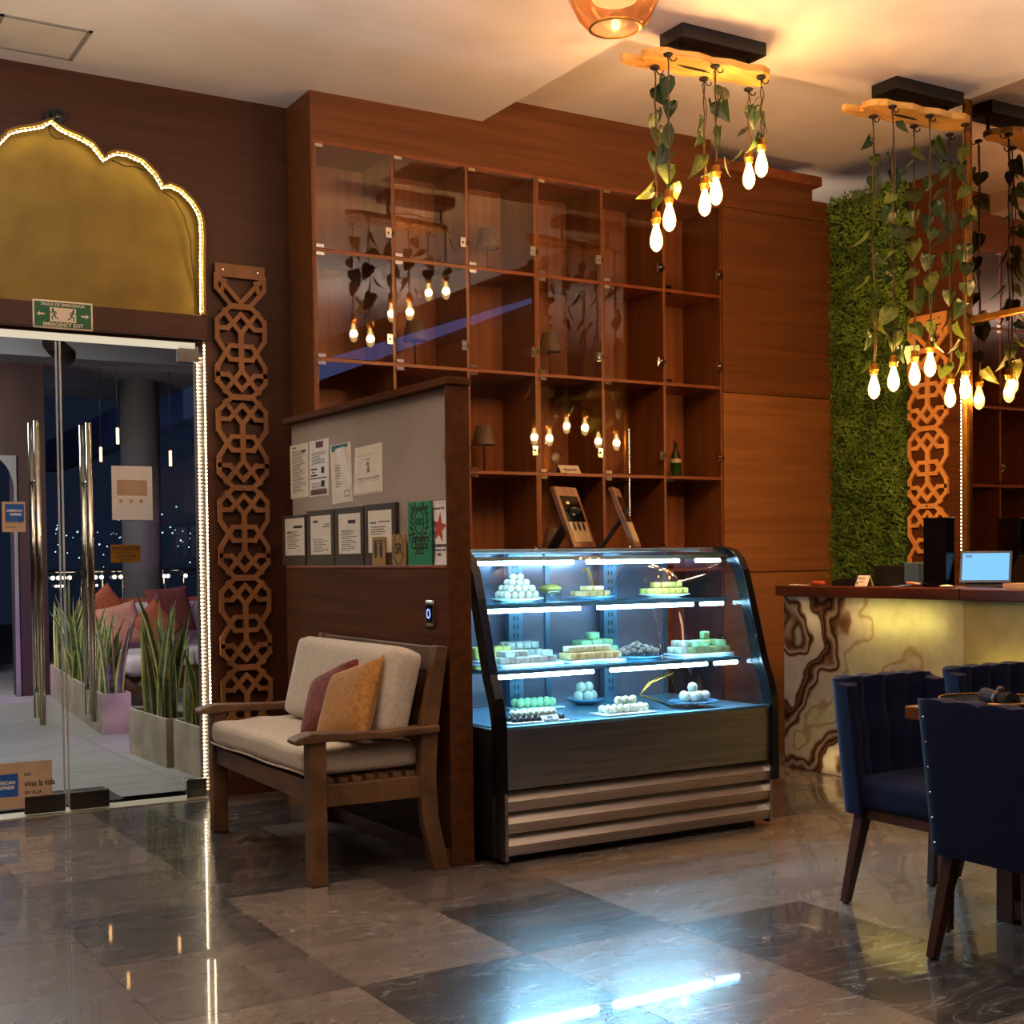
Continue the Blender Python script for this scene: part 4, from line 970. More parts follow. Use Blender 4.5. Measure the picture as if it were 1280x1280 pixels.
def textrows(v0, v1, n, u0=.12, u1=.88, fill=.45, seed=0):
    r = random.Random(seed); out_ = []
    for k in range(n):
        v = v0+(v1-v0)*k/n; out_.append((u0, u0+(u1-u0)*r.uniform(.55,1), v, v+(v1-v0)/n*fill))
    return out_
def sheet(corners, m, label, rows, im=ink_grey, extra=(), nm='paper_sheet'):
    ps = [P(0, xb, *c) for c in corners]
    c = sum(ps, Vector())/4; c.z = min(p.z for p in ps)
    r_ = root(nm, (xb, c.y, c.z), label, 'notice')
    quad_x('sheet', corners, m, .0012, r_)
    lines_on(ps, xb-.0012, rows, im, r_)
    for mm, rr in extra: lines_on(ps, xb-.0013, rr, mm, r_)
    return r_, ps
sheet([(362.5,557.5),(385.5,553),(386,620.5),(364,624)], paper, 'typed paper sheet pinned furthest left in the upper row of the pin board', textrows(.12,.9,22,seed=1), extra=[(ink,[(.15,.35,.05,.07),(.65,.85,.12,.16)])])
r_, ps = sheet([(387,552),(411,547.3),(411,618.5),(387.5,621.5)], paper_w, 'paper form with maroon header and footer blocks on the pin board', textrows(.22,.44,7,seed=2)+textrows(.76,.9,4,seed=5), extra=[(ink_maroon,[(.34,.72,.03,.14),(.06,.92,.885,.975)]),(ink,[(.08,.4,.5,.53),(.14,.3,.56,.58),(.08,.42,.61,.64),(.62,.78,.49,.6),(.05,.9,.67,.69),(.62,.8,.73,.84)])])
r_, ps = sheet([(413,557),(438.5,552),(441,626.5),(416,630.5)], paper, 'tilted clear sleeve with loose folded papers and a teal corner on the pin board', textrows(.35,.75,9,.2,.5,seed=3), extra=[(ink_teal,[(.06,.85,.015,.07),(.06,.3,.07,.12)]),(ink_grey,[(.62,.86,.8,.815),(.62,.64,.8,.9),(.84,.86,.8,.9),(.62,.86,.89,.905)])])
b, _ = quad_x('flap', [(419,562),(430,558),(440,606),(438,612)], paper_w, .003, None, xb-.0016); part('folded_flap', b, paper_w, r_)
r_, ps = sheet([(444,560.5),(478,552.5),(478.5,614.5),(442,620)], paper, 'square certificate with a ragged lower edge on the pin board', [(.42,.56,.28,.30),(.44,.54,.34,.42)]+[(.46,.56,.44,.56)], extra=[(ink_grey,[(.06,.9,.18,.187),(.14,.9,.66,.68),(.2,.86,.70,.71),(.06,.9,.74,.745)]+[(u*.11,u*.11+.05,.965,.985) for u in range(9)])])
def framed(outer, inner, label, rows, extra=()):
    x = XP+.012
    ps = [P(0, x, *c) for c in outer]; c = sum(ps, Vector())/4; zb = 1.2755
    zt = max(p.z for p in ps); y0, y1 = min(p.y for p in ps), max(p.y for p in ps)
    r_ = root('certificate_frame', (x, c.y, zb), label, 'frame')
    part('frame', MB().box((x,y0,zb),(x+.020,y1,zt)), frame_glit, r_, bevel=.002)
    qs = [P(0, x-.001, *c) for c in inner]
    iz0, iz1, iy0, iy1 = min(p.z for p in qs), max(p.z for p in qs), min(p.y for p in qs), max(p.y for p in qs)
    part('certificate', MB().box((x-.002,iy0,iz0),(x,iy1,iz1)), paper, r_)
    ps = [Vector((x,iy1,iz1)), Vector((x,iy0,iz1)), Vector((x,iy0,iz0)), Vector((x,iy1,iz0))]
    lines_on(ps, x-.002, rows, ink_grey, r_)
    for mm, rr in extra: lines_on(ps, x-.0021, rr, mm, r_)
    return r_
framed([(353,646),(381,643),(381,700),(353,701)], [(357,649),(380,647),(380,693),(357,694.5)], 'brown glitter-framed certificate furthest left on the partition ledge', textrows(.35,.85,9,seed=7), [(ink,[(.45,.9,.2,.27),(.12,.3,.36,.39)])])
framed([(384,639),(416.5,636),(416.5,700.5),(384,701)], [(389,646),(413,643.5),(413,693),(389,693)], 'brown glitter-framed certificate, second from the left on the ledge', textrows(.6,.95,8,seed=8), [(ink,[(.15,.38,.12,.18),(.7,.95,.22,.24),(.6,.95,.28,.30)])])
framed([(419,635.5),(453.5,632.5),(453.5,699.5),(419,700.5)], [(424,643),(450,641),(450,691.5),(424,692.5)], 'brown glitter-framed certificate, third from the left on the ledge', textrows(.42,.95,11,seed=9), [(ink,[(.45,.8,.16,.25),(.12,.5,.42,.44)])])
framed([(456,631),(493.5,628.5),(493.5,699),(456,700)], [(461,639),(489,637.5),(489,690),(461,691)], 'brown glitter-framed certificate with the kraft cards standing before it', textrows(.38,.6,4,seed=10), [(ink_teal,[(.08,.35,.27,.31)]),(ink,[(.45,.95,.26,.28)])])
def card_x(x, p0, p1, m, label, nm, cat):
    a, c = P(0, x, *p0), P(0, x, *p1)
    r_ = root(nm, (x, (a.y+c.y)/2, 1.2755), label, cat)
    part('card', MB().box((x,min(a.y,c.y),1.2755),(x+.008,max(a.y,c.y),a.z)), m, r_, bevel=.001)
    return r_, a, c
xk = XP-.001
r_, a, c = card_x(xk, (465,671.5), (481,704), kraft, 'small kraft card printed with two dark ornaments on the ledge', 'kraft_card', 'card')
ym, w = (a.y+c.y)/2, abs(a.y-c.y)
b = MB()
for s in (-1,1):
    b.prism([(ym+s*w*.22+w*.13*math.cos(i*.524), 1.345+w*.30*math.sin(i*.524)) for i in range(12)], 0, xk-.0006, xk)
b.box((xk-.0006,ym-w*.4,1.385),(xk,ym+w*.4,1.390)).box((xk-.0006,ym-w*.3,1.375),(xk,ym+w*.3,1.378)); part('print', b, ink, r_, kind='stuff')
r_, a, c = card_x(xk, (490,668), (506.5,704), kraft, 'small kraft card with a ringed monogram and a grey pin above it, on the ledge', 'kraft_card', 'card')
ym, w = (a.y+c.y)/2, abs(a.y-c.y); b = MB()
for i in range(20):
    f = lambda a_: (ym+w*.36*math.cos(a_), 1.348+w*.56*math.sin(a_)); b.seg2d(f(i*.314), f((i+1)*.314), .005, 0, xk-.0006, xk)
part('ring', b, ink, r_); text('SR', w*.52, (xk-.001,ym,1.348), FACE_X, ink, r_, bold=.001)
r_, a, c = card_x(xk+.004, (509.5,628), (539.5,705), green_plq, 'tall green award plaque with a laurel emblem on the partition ledge', 'award_plaque', 'plaque')
ym, w, zt = (a.y+c.y)/2, abs(a.y-c.y), a.z; xs = xk+.0035
hq = zt-1.2755
text('Tripadvisor', w*.17, (xs,ym,zt-.10*hq), FACE_X, ink, r_); text("Travelers'", w*.235, (xs,ym,zt-.585*hq), FACE_X, ink, r_, bold=.001); text('Choice', w*.25, (xs,ym,zt-.69*hq), FACE_X, ink, r_, bold=.001); text('2022', w*.2, (xs,ym,zt-.785*hq), FACE_X, ink, r_, bold=.0008)
b = MB(); ec = (ym, zt-.32*hq)
for s in (-1,1):
    for k in range(7):
        a_ = -1.25+.36*k; q = (ec[0]+s*w*.31*math.cos(a_), ec[1]+w*.31*math.sin(a_)); q2 = (q[0]+s*w*.12*math.cos(a_+.9), q[1]+w*.13*math.sin(a_+.9)); b.seg2d(q, q2, w*.05, 0, xs-.0006, xs)
for i in range(16):
    f = lambda a_: (ec[0]+w*.2*math.cos(a_), ec[1]+w*.24*math.sin(a_)); b.seg2d(f(i*.3927), f((i+1)*.3927), w*.03, 0, xs-.0006, xs)
for s in (-1,1):
    for i in range(12):
        f = lambda a_: (ec[0]+s*w*.075+w*.06*math.cos(a_), ec[1]+w*.06*math.sin(a_)); b.seg2d(f(i*.524), f((i+1)*.524), w*.025, 0, xs-.0006, xs)
part('emblem', b, ink, r_)
r_, a, c = card_x(xk+.006, (542,627), (560.2,706), paper_w, 'tall white award poster with a red star emblem, tucked against the partition post', 'award_poster', 'poster')
hq = a.z-1.2755; y0 = max(a.y,c.y); w = .150; ym = max(y0-w/2, 4.905); xs = xk+.0055; zt = a.z
part('border', MB().box((xs-.0004,4.84,zt-.009),(xs,y0-.008,zt-.0075)).box((xs-.0004,y0-.0095,1.285),(xs,y0-.008,zt-.0075)), red_ink, r_)
text('Restaurant Guru', w*.10, (xs,ym,zt-.11*hq), FACE_X, ink, r_); text('RECOMMENDED', w*.115, (xs,ym,zt-.70*hq), FACE_X, ink, r_, bold=.0006); text('RESTAURANT GURU', w*.085, (xs,ym,zt-.77*hq), FACE_X, ink, r_); text('2022', w*.11, (xs,ym,zt-.84*hq), FACE_X, ink, r_)
b = MB(); hq = zt-1.2755; sc_ = (ym-.004, zt-.42*hq); st = []
for i in range(10):
    rr = (.062 if i % 2 == 0 else .027); a_ = math.pi/2+i*math.pi/5+.15; st.append((sc_[0]+rr*math.cos(a_), sc_[1]+rr*1.1*math.sin(a_)))
b.prism(st, 0, xs-.0007, xs); part('star', b, red_ink, r_)
b = MB(); fy = ym+.036
b.box((xs-.0012,fy-.003,zt-.24),(xs-.0007,fy+.003,zt-.13))
for k in (-1,0,1): b.box((xs-.0012,fy+.009*k-.0016,zt-.132),(xs-.0007,fy+.009*k+.0016,zt-.09))
b.box((xs-.0012,fy-.011,zt-.136),(xs-.0007,fy+.011,zt-.13)); part('fork', b, ink, r_)
# touch button plate
pc = P(0, XP, 539, 767)
r_ = root('door_button', (XP,pc.y,pc.z-.055), 'steel door release button with a glowing blue ring on the partition', 'switch')
part('plate', MB().rbox((.006,.037,.058), .004, 4, (XP-.005,pc.y,pc.z)), steel, r_)
part('face', MB().box((XP-.0135,pc.y-.025,pc.z-.04),(XP-.0105,pc.y+.025,pc.z+.04)), black_gloss, r_)
rg = MB()
for i in range(20):
    f = lambda a_: (pc.y+.014*math.cos(a_), pc.z+.018*math.sin(a_)); rg.seg2d(f(i*.314), f((i+1)*.314), .006, 0, XP-.0145, XP-.0132)
part('ring', rg, ring_b, r_)
pc = P(0, XP+.035, 560, 567); single('brass_latch', MB().box((XP+.022,pc.y-.012,pc.z-.035),(XP+.035,pc.y+.012,pc.z+.035)), brass, 'small brass latch on the pin board beside the partition post', 'latch', bevel=.002)

# ================================================================== BENCH
BX, BY0, BY1 = 2.06, 4.83, 6.08
bn = root('bench', (2.3,5.45,0), 'two-seat wooden bench with cream cushions standing against the partition', 'bench')
for y in (BY0, BY1):
    part('leg', MB().box((BX-.037,y-.033,0),(BX+.037,y+.033,.582)), wood_bench, bn, bevel=.005)
    # back post: lower half kicks back, upper half leans back
    part('leg', MB().prism([(2.575,0),(2.648,0),(2.600,.22),(2.590,.40),(2.602,.60),(2.652,.935),(2.598,.940),(2.528,.62),(2.515,.40),(2.525,.22)], 1, y-.026, y+.026), wood_bench, bn, bevel=.005)
    ar = [(1.955,.583),(1.965,.598),(2.03,.617),(2.15,.612),(2.35,.604),(2.60,.610),(2.60,.580),(2.35,.572),(2.1,.578),(1.97,.572)]
    part('armrest', MB().prism(ar, 1, y-.045, y+.045), wood_bench, bn, bevel=.006)
    part('side_rail', MB().box((BX+.04,y-.02,.312),(2.53,y+.02,.402)), wood_bench, bn, bevel=.004)
part('front_rail', MB().box((BX-.022,BY0+.034,.330),(BX+.020,BY1-.034,.415)), wood_bench, bn, bevel=.004)
part('rear_rail', MB().box((2.525,BY0+.026,.33),(2.56,BY1-.026,.41)), wood_bench, bn, bevel=.004)
part('top_rail', MB().box((-.014,BY0+.024,-.05),(.014,BY1-.024,.055), m=Matrix.Translation((2.612,0,.878)) @ Matrix.Rotation(R(9),4,'Y')), wood_bench, bn, bevel=.005)
part('lower_back_rail', MB().box((2.535,BY0+.024,.50),(2.56,BY1-.024,.55)), wood_bench, bn, bevel=.004)
for k in range(9):
    y = BY0+.11+k*(BY1-BY0-.22)/8
    part('back_slat', MB().box((-.008,y-.03,0),(.008,y+.03,.33), m=Matrix.Translation((2.553,0,.51)) @ Matrix.Rotation(R(9.5),4,'Y')), wood_bench, bn)
for k in range(8):
    x = 2.10+k*.060
    part('seat_slat', MB().box((x,BY0-.005,.404),(x+.038,BY1+.005,.422)), wood_bench, bn)
def wr(p):
    q = p.copy(); q.z += .006*math.sin(p.y*17+p.x*9)*math.sin(p.x*23+2)*(1 if p.z > 0 else 0); return q
ob = single('seat_cushion', MB().rbox((.262,.598,.062), .045, 13, (2.295,5.455,.486), puff=.006, disp=wr), lino_cream, 'thick cream seat cushion with sagging creases on the bench', 'cushion')
part('piping', MB().tube([(2.040,4.87+.09*i,.437+.003*math.sin(i)) for i in range(14)], .005, 6), lino_cream, ob)
bcm = Matrix.Translation((2.455,5.375,.742)) @ Matrix.Rotation(R(14),4,'Y')
single('back_cushion', MB().rbox((.070,.545,.195), .045, 11, m=bcm, puff=0), lino_cream, 'tall cream back cushion leaning on the bench backrest', 'cushion')
def pillow(nm, c, w, h, t, rot, m, label):
    b = MB(); n = 14; vs = []; M_ = Matrix.Translation(c) @ rot
    for s in (1,-1):
        for i in range(n+1):
            for j in range(n+1):
                u, v = 2*i/n-1, 2*j/n-1
                k = (max(0,1-u**4)*max(0,1-v**4))**.55
                e = 1-.07*(1-abs(u)**2)*abs(v)**3; f = 1-.07*(1-abs(v)**2)*abs(u)**3
                vs.append(M_ @ Vector((u*w/2*f, v*h/2*e, s*(t/2*k+.002))))
    N_ = (n+1)**2; fs = []
    for i in range(n):
        for j in range(n):
            a = i*(n+1)+j; fs += [(a,a+n+1,a+n+2,a+1), (N_+a,N_+a+1,N_+a+n+2,N_+a+n+1)]
    for i in range(n):
        for (a, c_) in ((i*(n+1),(i+1)*(n+1)),(i*(n+1)+n,(i+1)*(n+1)+n),(i,i+1),(n*(n+1)+i,n*(n+1)+i+1)): fs.append((a,c_,N_+c_,N_+a))
    return single(nm, b.add(vs, fs, 0, True), m, label, 'pillow')
bn.rotation_euler.z = R(-1.3); bn.location.x += .014
# pillows lean on the back cushion near the right arm: face toward -X, tipped
def prot(yaw, tip, spin): return Matrix.Rotation(yaw,4,'Z') @ Matrix.Rotation(tip,4,'Y') @ Matrix.Rotation(spin,4,'Z')
pillow('throw_pillow', (2.300,5.025,.695), .37, .37, .11, prot(R(4),R(-64),R(17)), mustard, 'mustard throw pillow leaning in the corner of the bench by the near armrest')
pillow('throw_pillow', (2.315,5.255,.685), .34, .34, .11, prot(R(4),R(-62),R(24)), kilim_red, 'dark red woven throw pillow behind the mustard one on the bench')

# ================================================================== RECEPTION COUNTER, MIRROR, GREEN WALL
rc = root('reception_counter', (5.9,4.6,0), 'onyx-fronted reception counter glowing from inside, with a dark wood top', 'counter')
def slab(y0, y1, m):
    o = obj('onyx_slab', MB().box((-.012,-(y1-y0)/2,-.522),(.012,(y1-y0)/2,.522)).mesh('onyx_slab', m), rc); o.location = (XK+.012-5.9, (y0+y1)/2-4.6, .526); return o
slab(4.650, 5.985, onyx_band)
for y in (3.30, 1.95, .60): slab(y, y+1.346, onyx_pale)
part('end_panel', MB().box((XK+.025,5.955,0),(XM,5.985,1.048)), wood_wall, rc)
part('inner_floor', MB().box((XK+.03,.6,.0),(XM,5.95,.02)), plaster, rc)
part('inner_back', MB().box((XM-.16,.6,.02),(XM-.14,5.95,1.04)), plaster, rc)
part('counter_top', MB().box((XK-.03,4.655,1.050),(XM-.004,6.03,1.113)), wood_counter, rc, bevel=.006)
part('counter_top', MB().box((XK-.03,.55,1.050),(XM-.004,4.65,1.110)), wood_counter, rc, bevel=.006)
GLOW = (1.0,.88,.44)
for (y0,y1,z,e) in ((5.62,5.80,.94,.5),(5.40,5.48,.93,.15),(4.80,5.42,.93,2.6),(3.5,4.5,.72,2.2),(5.35,5.72,.09,1.0),(4.3,4.42,.42,.5),(2.1,3.2,.75,3.5),(.8,1.8,.75,3.5)):
    lamp('counter_led', 'AREA', (XK+.12,(y0+y1)/2,z), e, GLOW, .05, (0,R(90),0), y1-y0)
# mirror on the wall behind the counter with gold frame
mr_ = root('wall_mirror', (XM,4.44,1.12), 'tall gold-framed wall mirror reaching the ceiling behind the counter', 'mirror')
part('mirror_glass', MB().box((XM-.004,3.88,1.113),(XM+.019,5.005,Z0)), mirror_m, mr_)
part('frame_stile', MB().box((XM-.03,5.005,1.113),(XM+.019,5.030,Z0)), brass, mr_, bevel=.002)
part('frame_stile', MB().box((XM-.03,3.855,1.113),(XM+.019,3.88,Z0)), brass, mr_, bevel=.002)
part('frame_rail', MB().box((XM-.026,3.88,2.590),(XM-.004,5.005,2.622)), brass, mr_, bevel=.002)
led_strip('led_strip', [(XM-.012,5.050,2.30),(XM-.012,5.050,1.14)], 'LED strip down the left edge of the mirror frame beside the lattice', white_led, nrm=(-.5,.87,0))
pts_ = [(XM-.03,5.06,2.06),(XM-.03,5.10,2.2),(XM-.03,5.2,2.34),(XM-.03,5.32,2.42),(XM-.03,5.5,2.50),(XM-.03,5.62,2.56)]
# green wall
gw = root('green_wall', (XA,6.28,.05), 'artificial green foliage wall panel in the corner beside the lattice', 'green wall')
part('backing', MB().box((XA-.03,5.97,.05),(XA,6.60,3.705)), moss_dark, gw)
fb = MB(); rg_ = random.Random(5); vs = []; fs = []
for k in range(15000):
    y = rg_.uniform(5.955,6.615); z = rg_.uniform(.8,3.725); x = XA-.03-abs(rg_.gauss(0,.022))
    L_ = rg_.uniform(.022,.05); a = rg_.uniform(-.4,math.pi+.4); tw = rg_.uniform(-.9,.9)
    d = Vector((-.55*rg_.random(), math.cos(a)*.9, math.sin(a)*.7)).normalized(); s = d.cross(Vector((math.cos(tw),math.sin(tw),.3))).normalized()*L_*rg_.uniform(.10,.2)
    c = Vector((x,y,z)); i0 = len(vs); vs += [c, c+d*L_*.5+s, c+d*L_, c+d*L_*.5-s]; fs.append((i0,i0+1,i0+2,i0+3))
part('foliage', MB().add(vs, fs), moss, gw, kind='stuff')
# things on the counter
zt_ = 1.1135
single('monitor', MB().box((5.80,4.88,zt_),(5.87,5.035,1.492)).box((5.795,4.875,1.486),(5.875,5.04,1.494)), black_gloss, 'tall narrow black screen seen side-on on the counter', 'screen', bevel=.003)
tb = root('tablet_terminal', (5.93,4.73,zt_), 'tablet register with a bright blue screen on the counter', 'tablet', None, R(-90+28))
M_ = Matrix.Translation((0,0,.02)) @ Matrix.Rotation(R(-14),4,'X')
part('case', MB().box((-.135,-.008,0),(.135,.010,.178), m=M_), black_gloss, tb, local=True, bevel=.003)
part('screen', MB().box((-.120,-.0095,.016),(.120,-.0078,.165), m=M_), screen_b, tb, local=True)
part('stand', MB().prism([(.0,.0),(.13,.0),(.06,.165),(.045,.17)], 0, -.10, .10), black_m, tb, local=True)
tx = MB()
for k in range(3): tx.box((-.108,-.0102,.152-.006*k),(-.07,-.0094,.1545-.006*k), m=M_)
part('screen_text', tx, ink, tb, local=True, kind='stuff')
pt = root('receipt_printer', (5.96,5.30,zt_), 'black receipt printer with a blue-grey lid on the counter', 'printer')
part('body', MB().box((5.88,5.23,zt_),(6.04,5.47,zt_+.118)), black_m, pt, bevel=.006)
part('lid', MB().box((5.875,5.14,zt_+.03),(6.03,5.24,zt_+.135)), mat('lid_m','#4d6275','#425564',rough=.3), pt, bevel=.006)
tc_ = root('tent_card', (5.75,5.42,zt_), 'small cream tent card standing at the counter edge', 'card')
part('card', MB().prism([(-.03,0),(.0,.062),(.03,0),(.026,0),(.0,.056),(-.026,0)], 1, -.045, .045), paper, tc_, local=True)
text('Propinas', .017, (5.75-.0195,5.42,zt_+.046), (R(64),0,R(-90)), ink, tc_); text('gracias', .012, (5.75-.0245,5.42,zt_+.026), (R(64),0,R(-90)), ink_grey, tc_)
part('emblem', MB().prism([(.028,.01),(.036,.01),(.036,.026),(.028,.026)], 0, -.0262, -.0245), ink, tc_, local=True)
pb_ = root('stationery_heap', (5.85,5.14,zt_), 'loose pens and blue leaflets lying before the black screen', 'stationery')
for k in range(5): part('leaflet', MB().box((-.05,-.035,.003*k),(.05,.035,.003*k+.0025), m=Matrix.Translation((5.80+.012*k,5.19-.012*k,zt_)) @ Matrix.Rotation(R(12*k),4,'Z')), blue_card if k % 2 else paper_w, pb_)
for k, mm in enumerate((red_ink, paper_w, ink_teal, black_m)): part('pen', MB().tube([(5.74+.03*k,5.02+.012*k,zt_+.012+.004*k),(5.80+.02*k,5.16+.01*k,zt_+.024)], .005, 8), mm, pb_)
kn = root('knife', (5.74,5.85,zt_), 'white serrated plastic blade with a red handle at the far end of the counter', 'knife')
part('blade', MB().prism([(5.80,zt_+.004),(5.86,zt_+.002),(5.98,zt_+.006),(5.98,zt_+.0005),(5.80,zt_+.0005)], 0, 5.70, 5.745), paper_w, kn)
part('handle', MB().rbox((.018,.045,.014), .010, 4, (5.72,5.755,zt_+.0145)), red_ink, kn)
single('stapler', MB().prism([(5.50,zt_),(5.69,zt_),(5.69,zt_+.03),(5.62,zt_+.042),(5.50,zt_+.05)], 0, 5.76, 5.80), black_m, 'flat black stapler on the counter before the green wall', 'stapler', bevel=.004)
single('charge_cradle', MB().box((5.84,5.50,zt_),(5.93,5.63,zt_+.02)), black_m, 'thin black tray behind the stapler on the counter', 'tray', bevel=.003)
single('paper_stack', MB().box((5.88,4.40,zt_-.003),(6.02,4.58,zt_+.022)), paper_tan, 'stack of tan papers beside the tablet register on the counter', 'paper')
single('crumpled_napkin', MB().ball((5.71,4.80,zt_+.008), .03, 9, 6, (1,1.4,.28)), paper_w, 'crumpled white napkin at the counter edge below the tablet', 'napkin')

# ================================================================== VINE LAMPS
def leaf_mesh(nm, m, fold=.22, bend=.25):
    out_ = [(0,0),(.16,-.10),(.36,-.06),(.44,.14),(.40,.36),(.28,.60),(.12,.84),(0,1.06)]
    vs = []; mid = [(0,t) for t in (0,.14,.36,.60,.84,1.06)]
    z_ = lambda u, v: abs(u)*fold - bend*v*v
    b = MB(); fs = []
    for s in (-1,1):
        o = len(vs)
        col = [(0,0),(0,.12),(0,.36),(0,.60),(0,.84),(0,1.06)]
        edge = [(0,0),(.40,-.02),(.44,.30),(.30,.60),(.14,.84),(0,1.06)]
        side2 = [(0,0),(.2,-.09),(.22,.3),(.16,.6),(.07,.84),(0,1.06)]
        for row in (col, side2, edge):
            for (u,v) in row: vs.append(Vector((s*u, v, z_(u,v))))
        for r_ in range(2):
            for k in range(5):
                f = (o+r_*6+k, o+r_*6+k+1, o+r_*6+6+k+1, o+r_*6+6+k); fs.append(f if s > 0 else f[::-1])
    return b.add(vs, fs, 0, True).mesh(nm, m)
leaf_me = [leaf_mesh('leaf', leaf_m), leaf_mesh('leaf', leaf_y, .3, .35)]
sock_me = MB().lathe([(.008,.062),(.02,.058),(.021,.03),(.026,.028),(.026,.022),(.021,.02),(.021,0),(.014,-.002)], seg=16).mesh('socket', brass)
env_me = MB().lathe([(.013,0),(.015,-.012),(.022,-.034),(.030,-.062),(.032,-.082),(.028,-.106),(.016,-.124),(1e-5,-.132)], seg=18, caps=False).mesh('bulb', bulb_glass)
_f = MB()
for k in range(6):
    a, c = k*math.pi/3, (k+.5)*math.pi/3
    _f.tube([(.006*math.cos(a),.006*math.sin(a),-.03),(.012*math.cos(c),.012*math.sin(c),-.095)], .0013, 5)
_f.tube([(0,0,-.002),(0,0,-.03)], .003, 6)
fil_me = _f.mesh('filament', filament)
def board_mb(x0, x1, yc, z, seed):
    r = random.Random(seed); L_ = x1-x0
    front = [(0,-.02),(.03,-.055),(.10,-.08),(.2,-.075),(.32,-.10),(.45,-.085),(.58,-.11),(.72,-.10),(.82,-.125),(.90,-.105),(.95,-.05),(1.0,-.02)]
    backp = [(.99,.04),(.9,.075),(.78,.065),(.65,.10),(.52,.085),(.40,.115),(.28,.10),(.16,.12),(.06,.13),(-.02,.128),(-.085,.105),(-.09,.075),(.03,.060),(.045,.045),(-.01,.02)]
    pts_ = [(x0+u*L_, yc+v+.0*r.random()) for u, v in front+backp]
    b = MB(); b.prism(pts_, 2, z, z+.034); return b
def vine_lamp(nm, x0, label, pend, seed, leaf_n, spot=None):
    yc = 4.955; zb = 3.642
    r_ = root(nm, (x0+.40, yc, Z0), label, 'pendant lamp')
    part('canopy', MB().box((x0+.215,yc-.012,Z0-.066),(x0+.745,yc+.165,Z0)), black_m, r_, bevel=.003)
    for xx in (x0+.27, x0+.69): part('rod', MB().tube([(xx,yc+.06,zb+.03),(xx,yc+.06,Z0-.06)], .010, 8), black_m, r_)
    bd = part('wood_board', board_mb(x0, x0+.76, yc+.005, zb, seed), wood_slab, r_, bevel=.004)
    part('knot_hole', MB().prism([(x0+.30+.10*math.cos(i*.45)+.02*math.sin(i*1.3), yc+.012+.013*math.sin(i*.45)) for i in range(14)], 2, zb-.0012, zb+.001), black_m, bd)
    part('wire', MB().tube([(x0+.27,yc+.07,zb+.06),(x0+.36,yc+.10,zb+.05),(x0+.44,yc+.06,zb+.075),(x0+.55,yc+.09,zb+.05),(x0+.66,yc+.07,zb+.06)], .004, 6), black_m, r_)
    rr = random.Random(seed)
    for (px, py, zc) in pend:
        zs_ = zc+.066
        # hook, twisted cord, socket, bulb
        part('hook', MB().lathe([(.020,-.014),(.024,-.006),(.012,0)], (px,py,zb), 12).tube([(px,py,zb-.012),(px+.03,py+.01,zb-.03),(px+.055,py+.012,zb-.022),(px+.06,py+.012,zb-.008)], .0035, 6), black_m, r_)
        n = 14; pth = [(px+.0035*math.sin(k*1.7), py+.0035*math.cos(k*1.7), zb-.01+(zs_+.055-zb+.01)*k/n) for k in range(n+1)]
        cd = part('cord', MB().tube(pth, .0036, 6), vine_m, r_)
        so = obj('socket', sock_me, r_); so.location = Vector((px,py,zs_))-ORG[r_]
        bl = obj('bulb', env_me, r_); bl.location = Vector((px,py,zs_))-ORG[r_]
        fi = obj('filament', fil_me, bl)
        lamp('bulb_light', 'POINT', (px,py,zs_-.07), BULB_W, BULB_COL, .026)
        # trailing vine leaves
        L_ = zb-.05-(zs_+.06); m_ = int(leaf_n*L_)
        st = [(px+.008*math.sin(k*.9+px*7), py-.006+.007*math.cos(k*1.1), zb-.03-(L_+.02)*k/10) for k in range(11)]
        part('stem', MB().tube(st, .0028, 5), vine_m, r_)
        for k in range(m_):
            t = (k+.25+rr.random()*.6)/m_; z = zb-.06-L_*t
            az = rr.uniform(0, 2*math.pi); s_ = rr.uniform(.078,.118)
            lf = obj('leaf', leaf_me[1 if (t > .72 and rr.random() < .55) or rr.random() < .12 else 0], r_)
            out_ = rr.uniform(.012,.05)
            pos = Vector((px+math.cos(az)*out_, py+math.sin(az)*out_, z))
            # hang down, blade turned outward
            Mx = Matrix.Rotation(az+math.pi/2,4,'Z') @ Matrix.Rotation(R(rr.uniform(-125,-80)),4,'X') @ Matrix.Rotation(R(rr.uniform(-35,35)),4,'Y') @ Matrix.Rotation(R(rr.uniform(-30,30)),4,'Z')
            lf.matrix_local = Matrix.Translation(pos-ORG[r_]) @ Mx @ Matrix.Scale(s_,4)
    return r_
vine_lamp('vine_lamp', 3.835, 'vine-wrapped wood board lamp with six glowing bulbs, the one before the glass cabinets',
          [(3.95,5.03,2.825),(3.90,4.868,2.88),(4.255,5.035,3.032),(4.192,4.877,3.040),(4.545,5.038,3.202),(4.488,4.884,3.214)], 4, 12)
vine_lamp('vine_lamp', 5.285, 'vine-wrapped wood board lamp with six glowing bulbs, the one over the onyx counter',
          [(5.415,5.03,2.195),(5.385,4.868,2.215),(5.735,5.035,2.285),(5.675,4.877,2.31),(6.025,5.038,2.180),(5.965,4.884,2.205)], 9, 10)
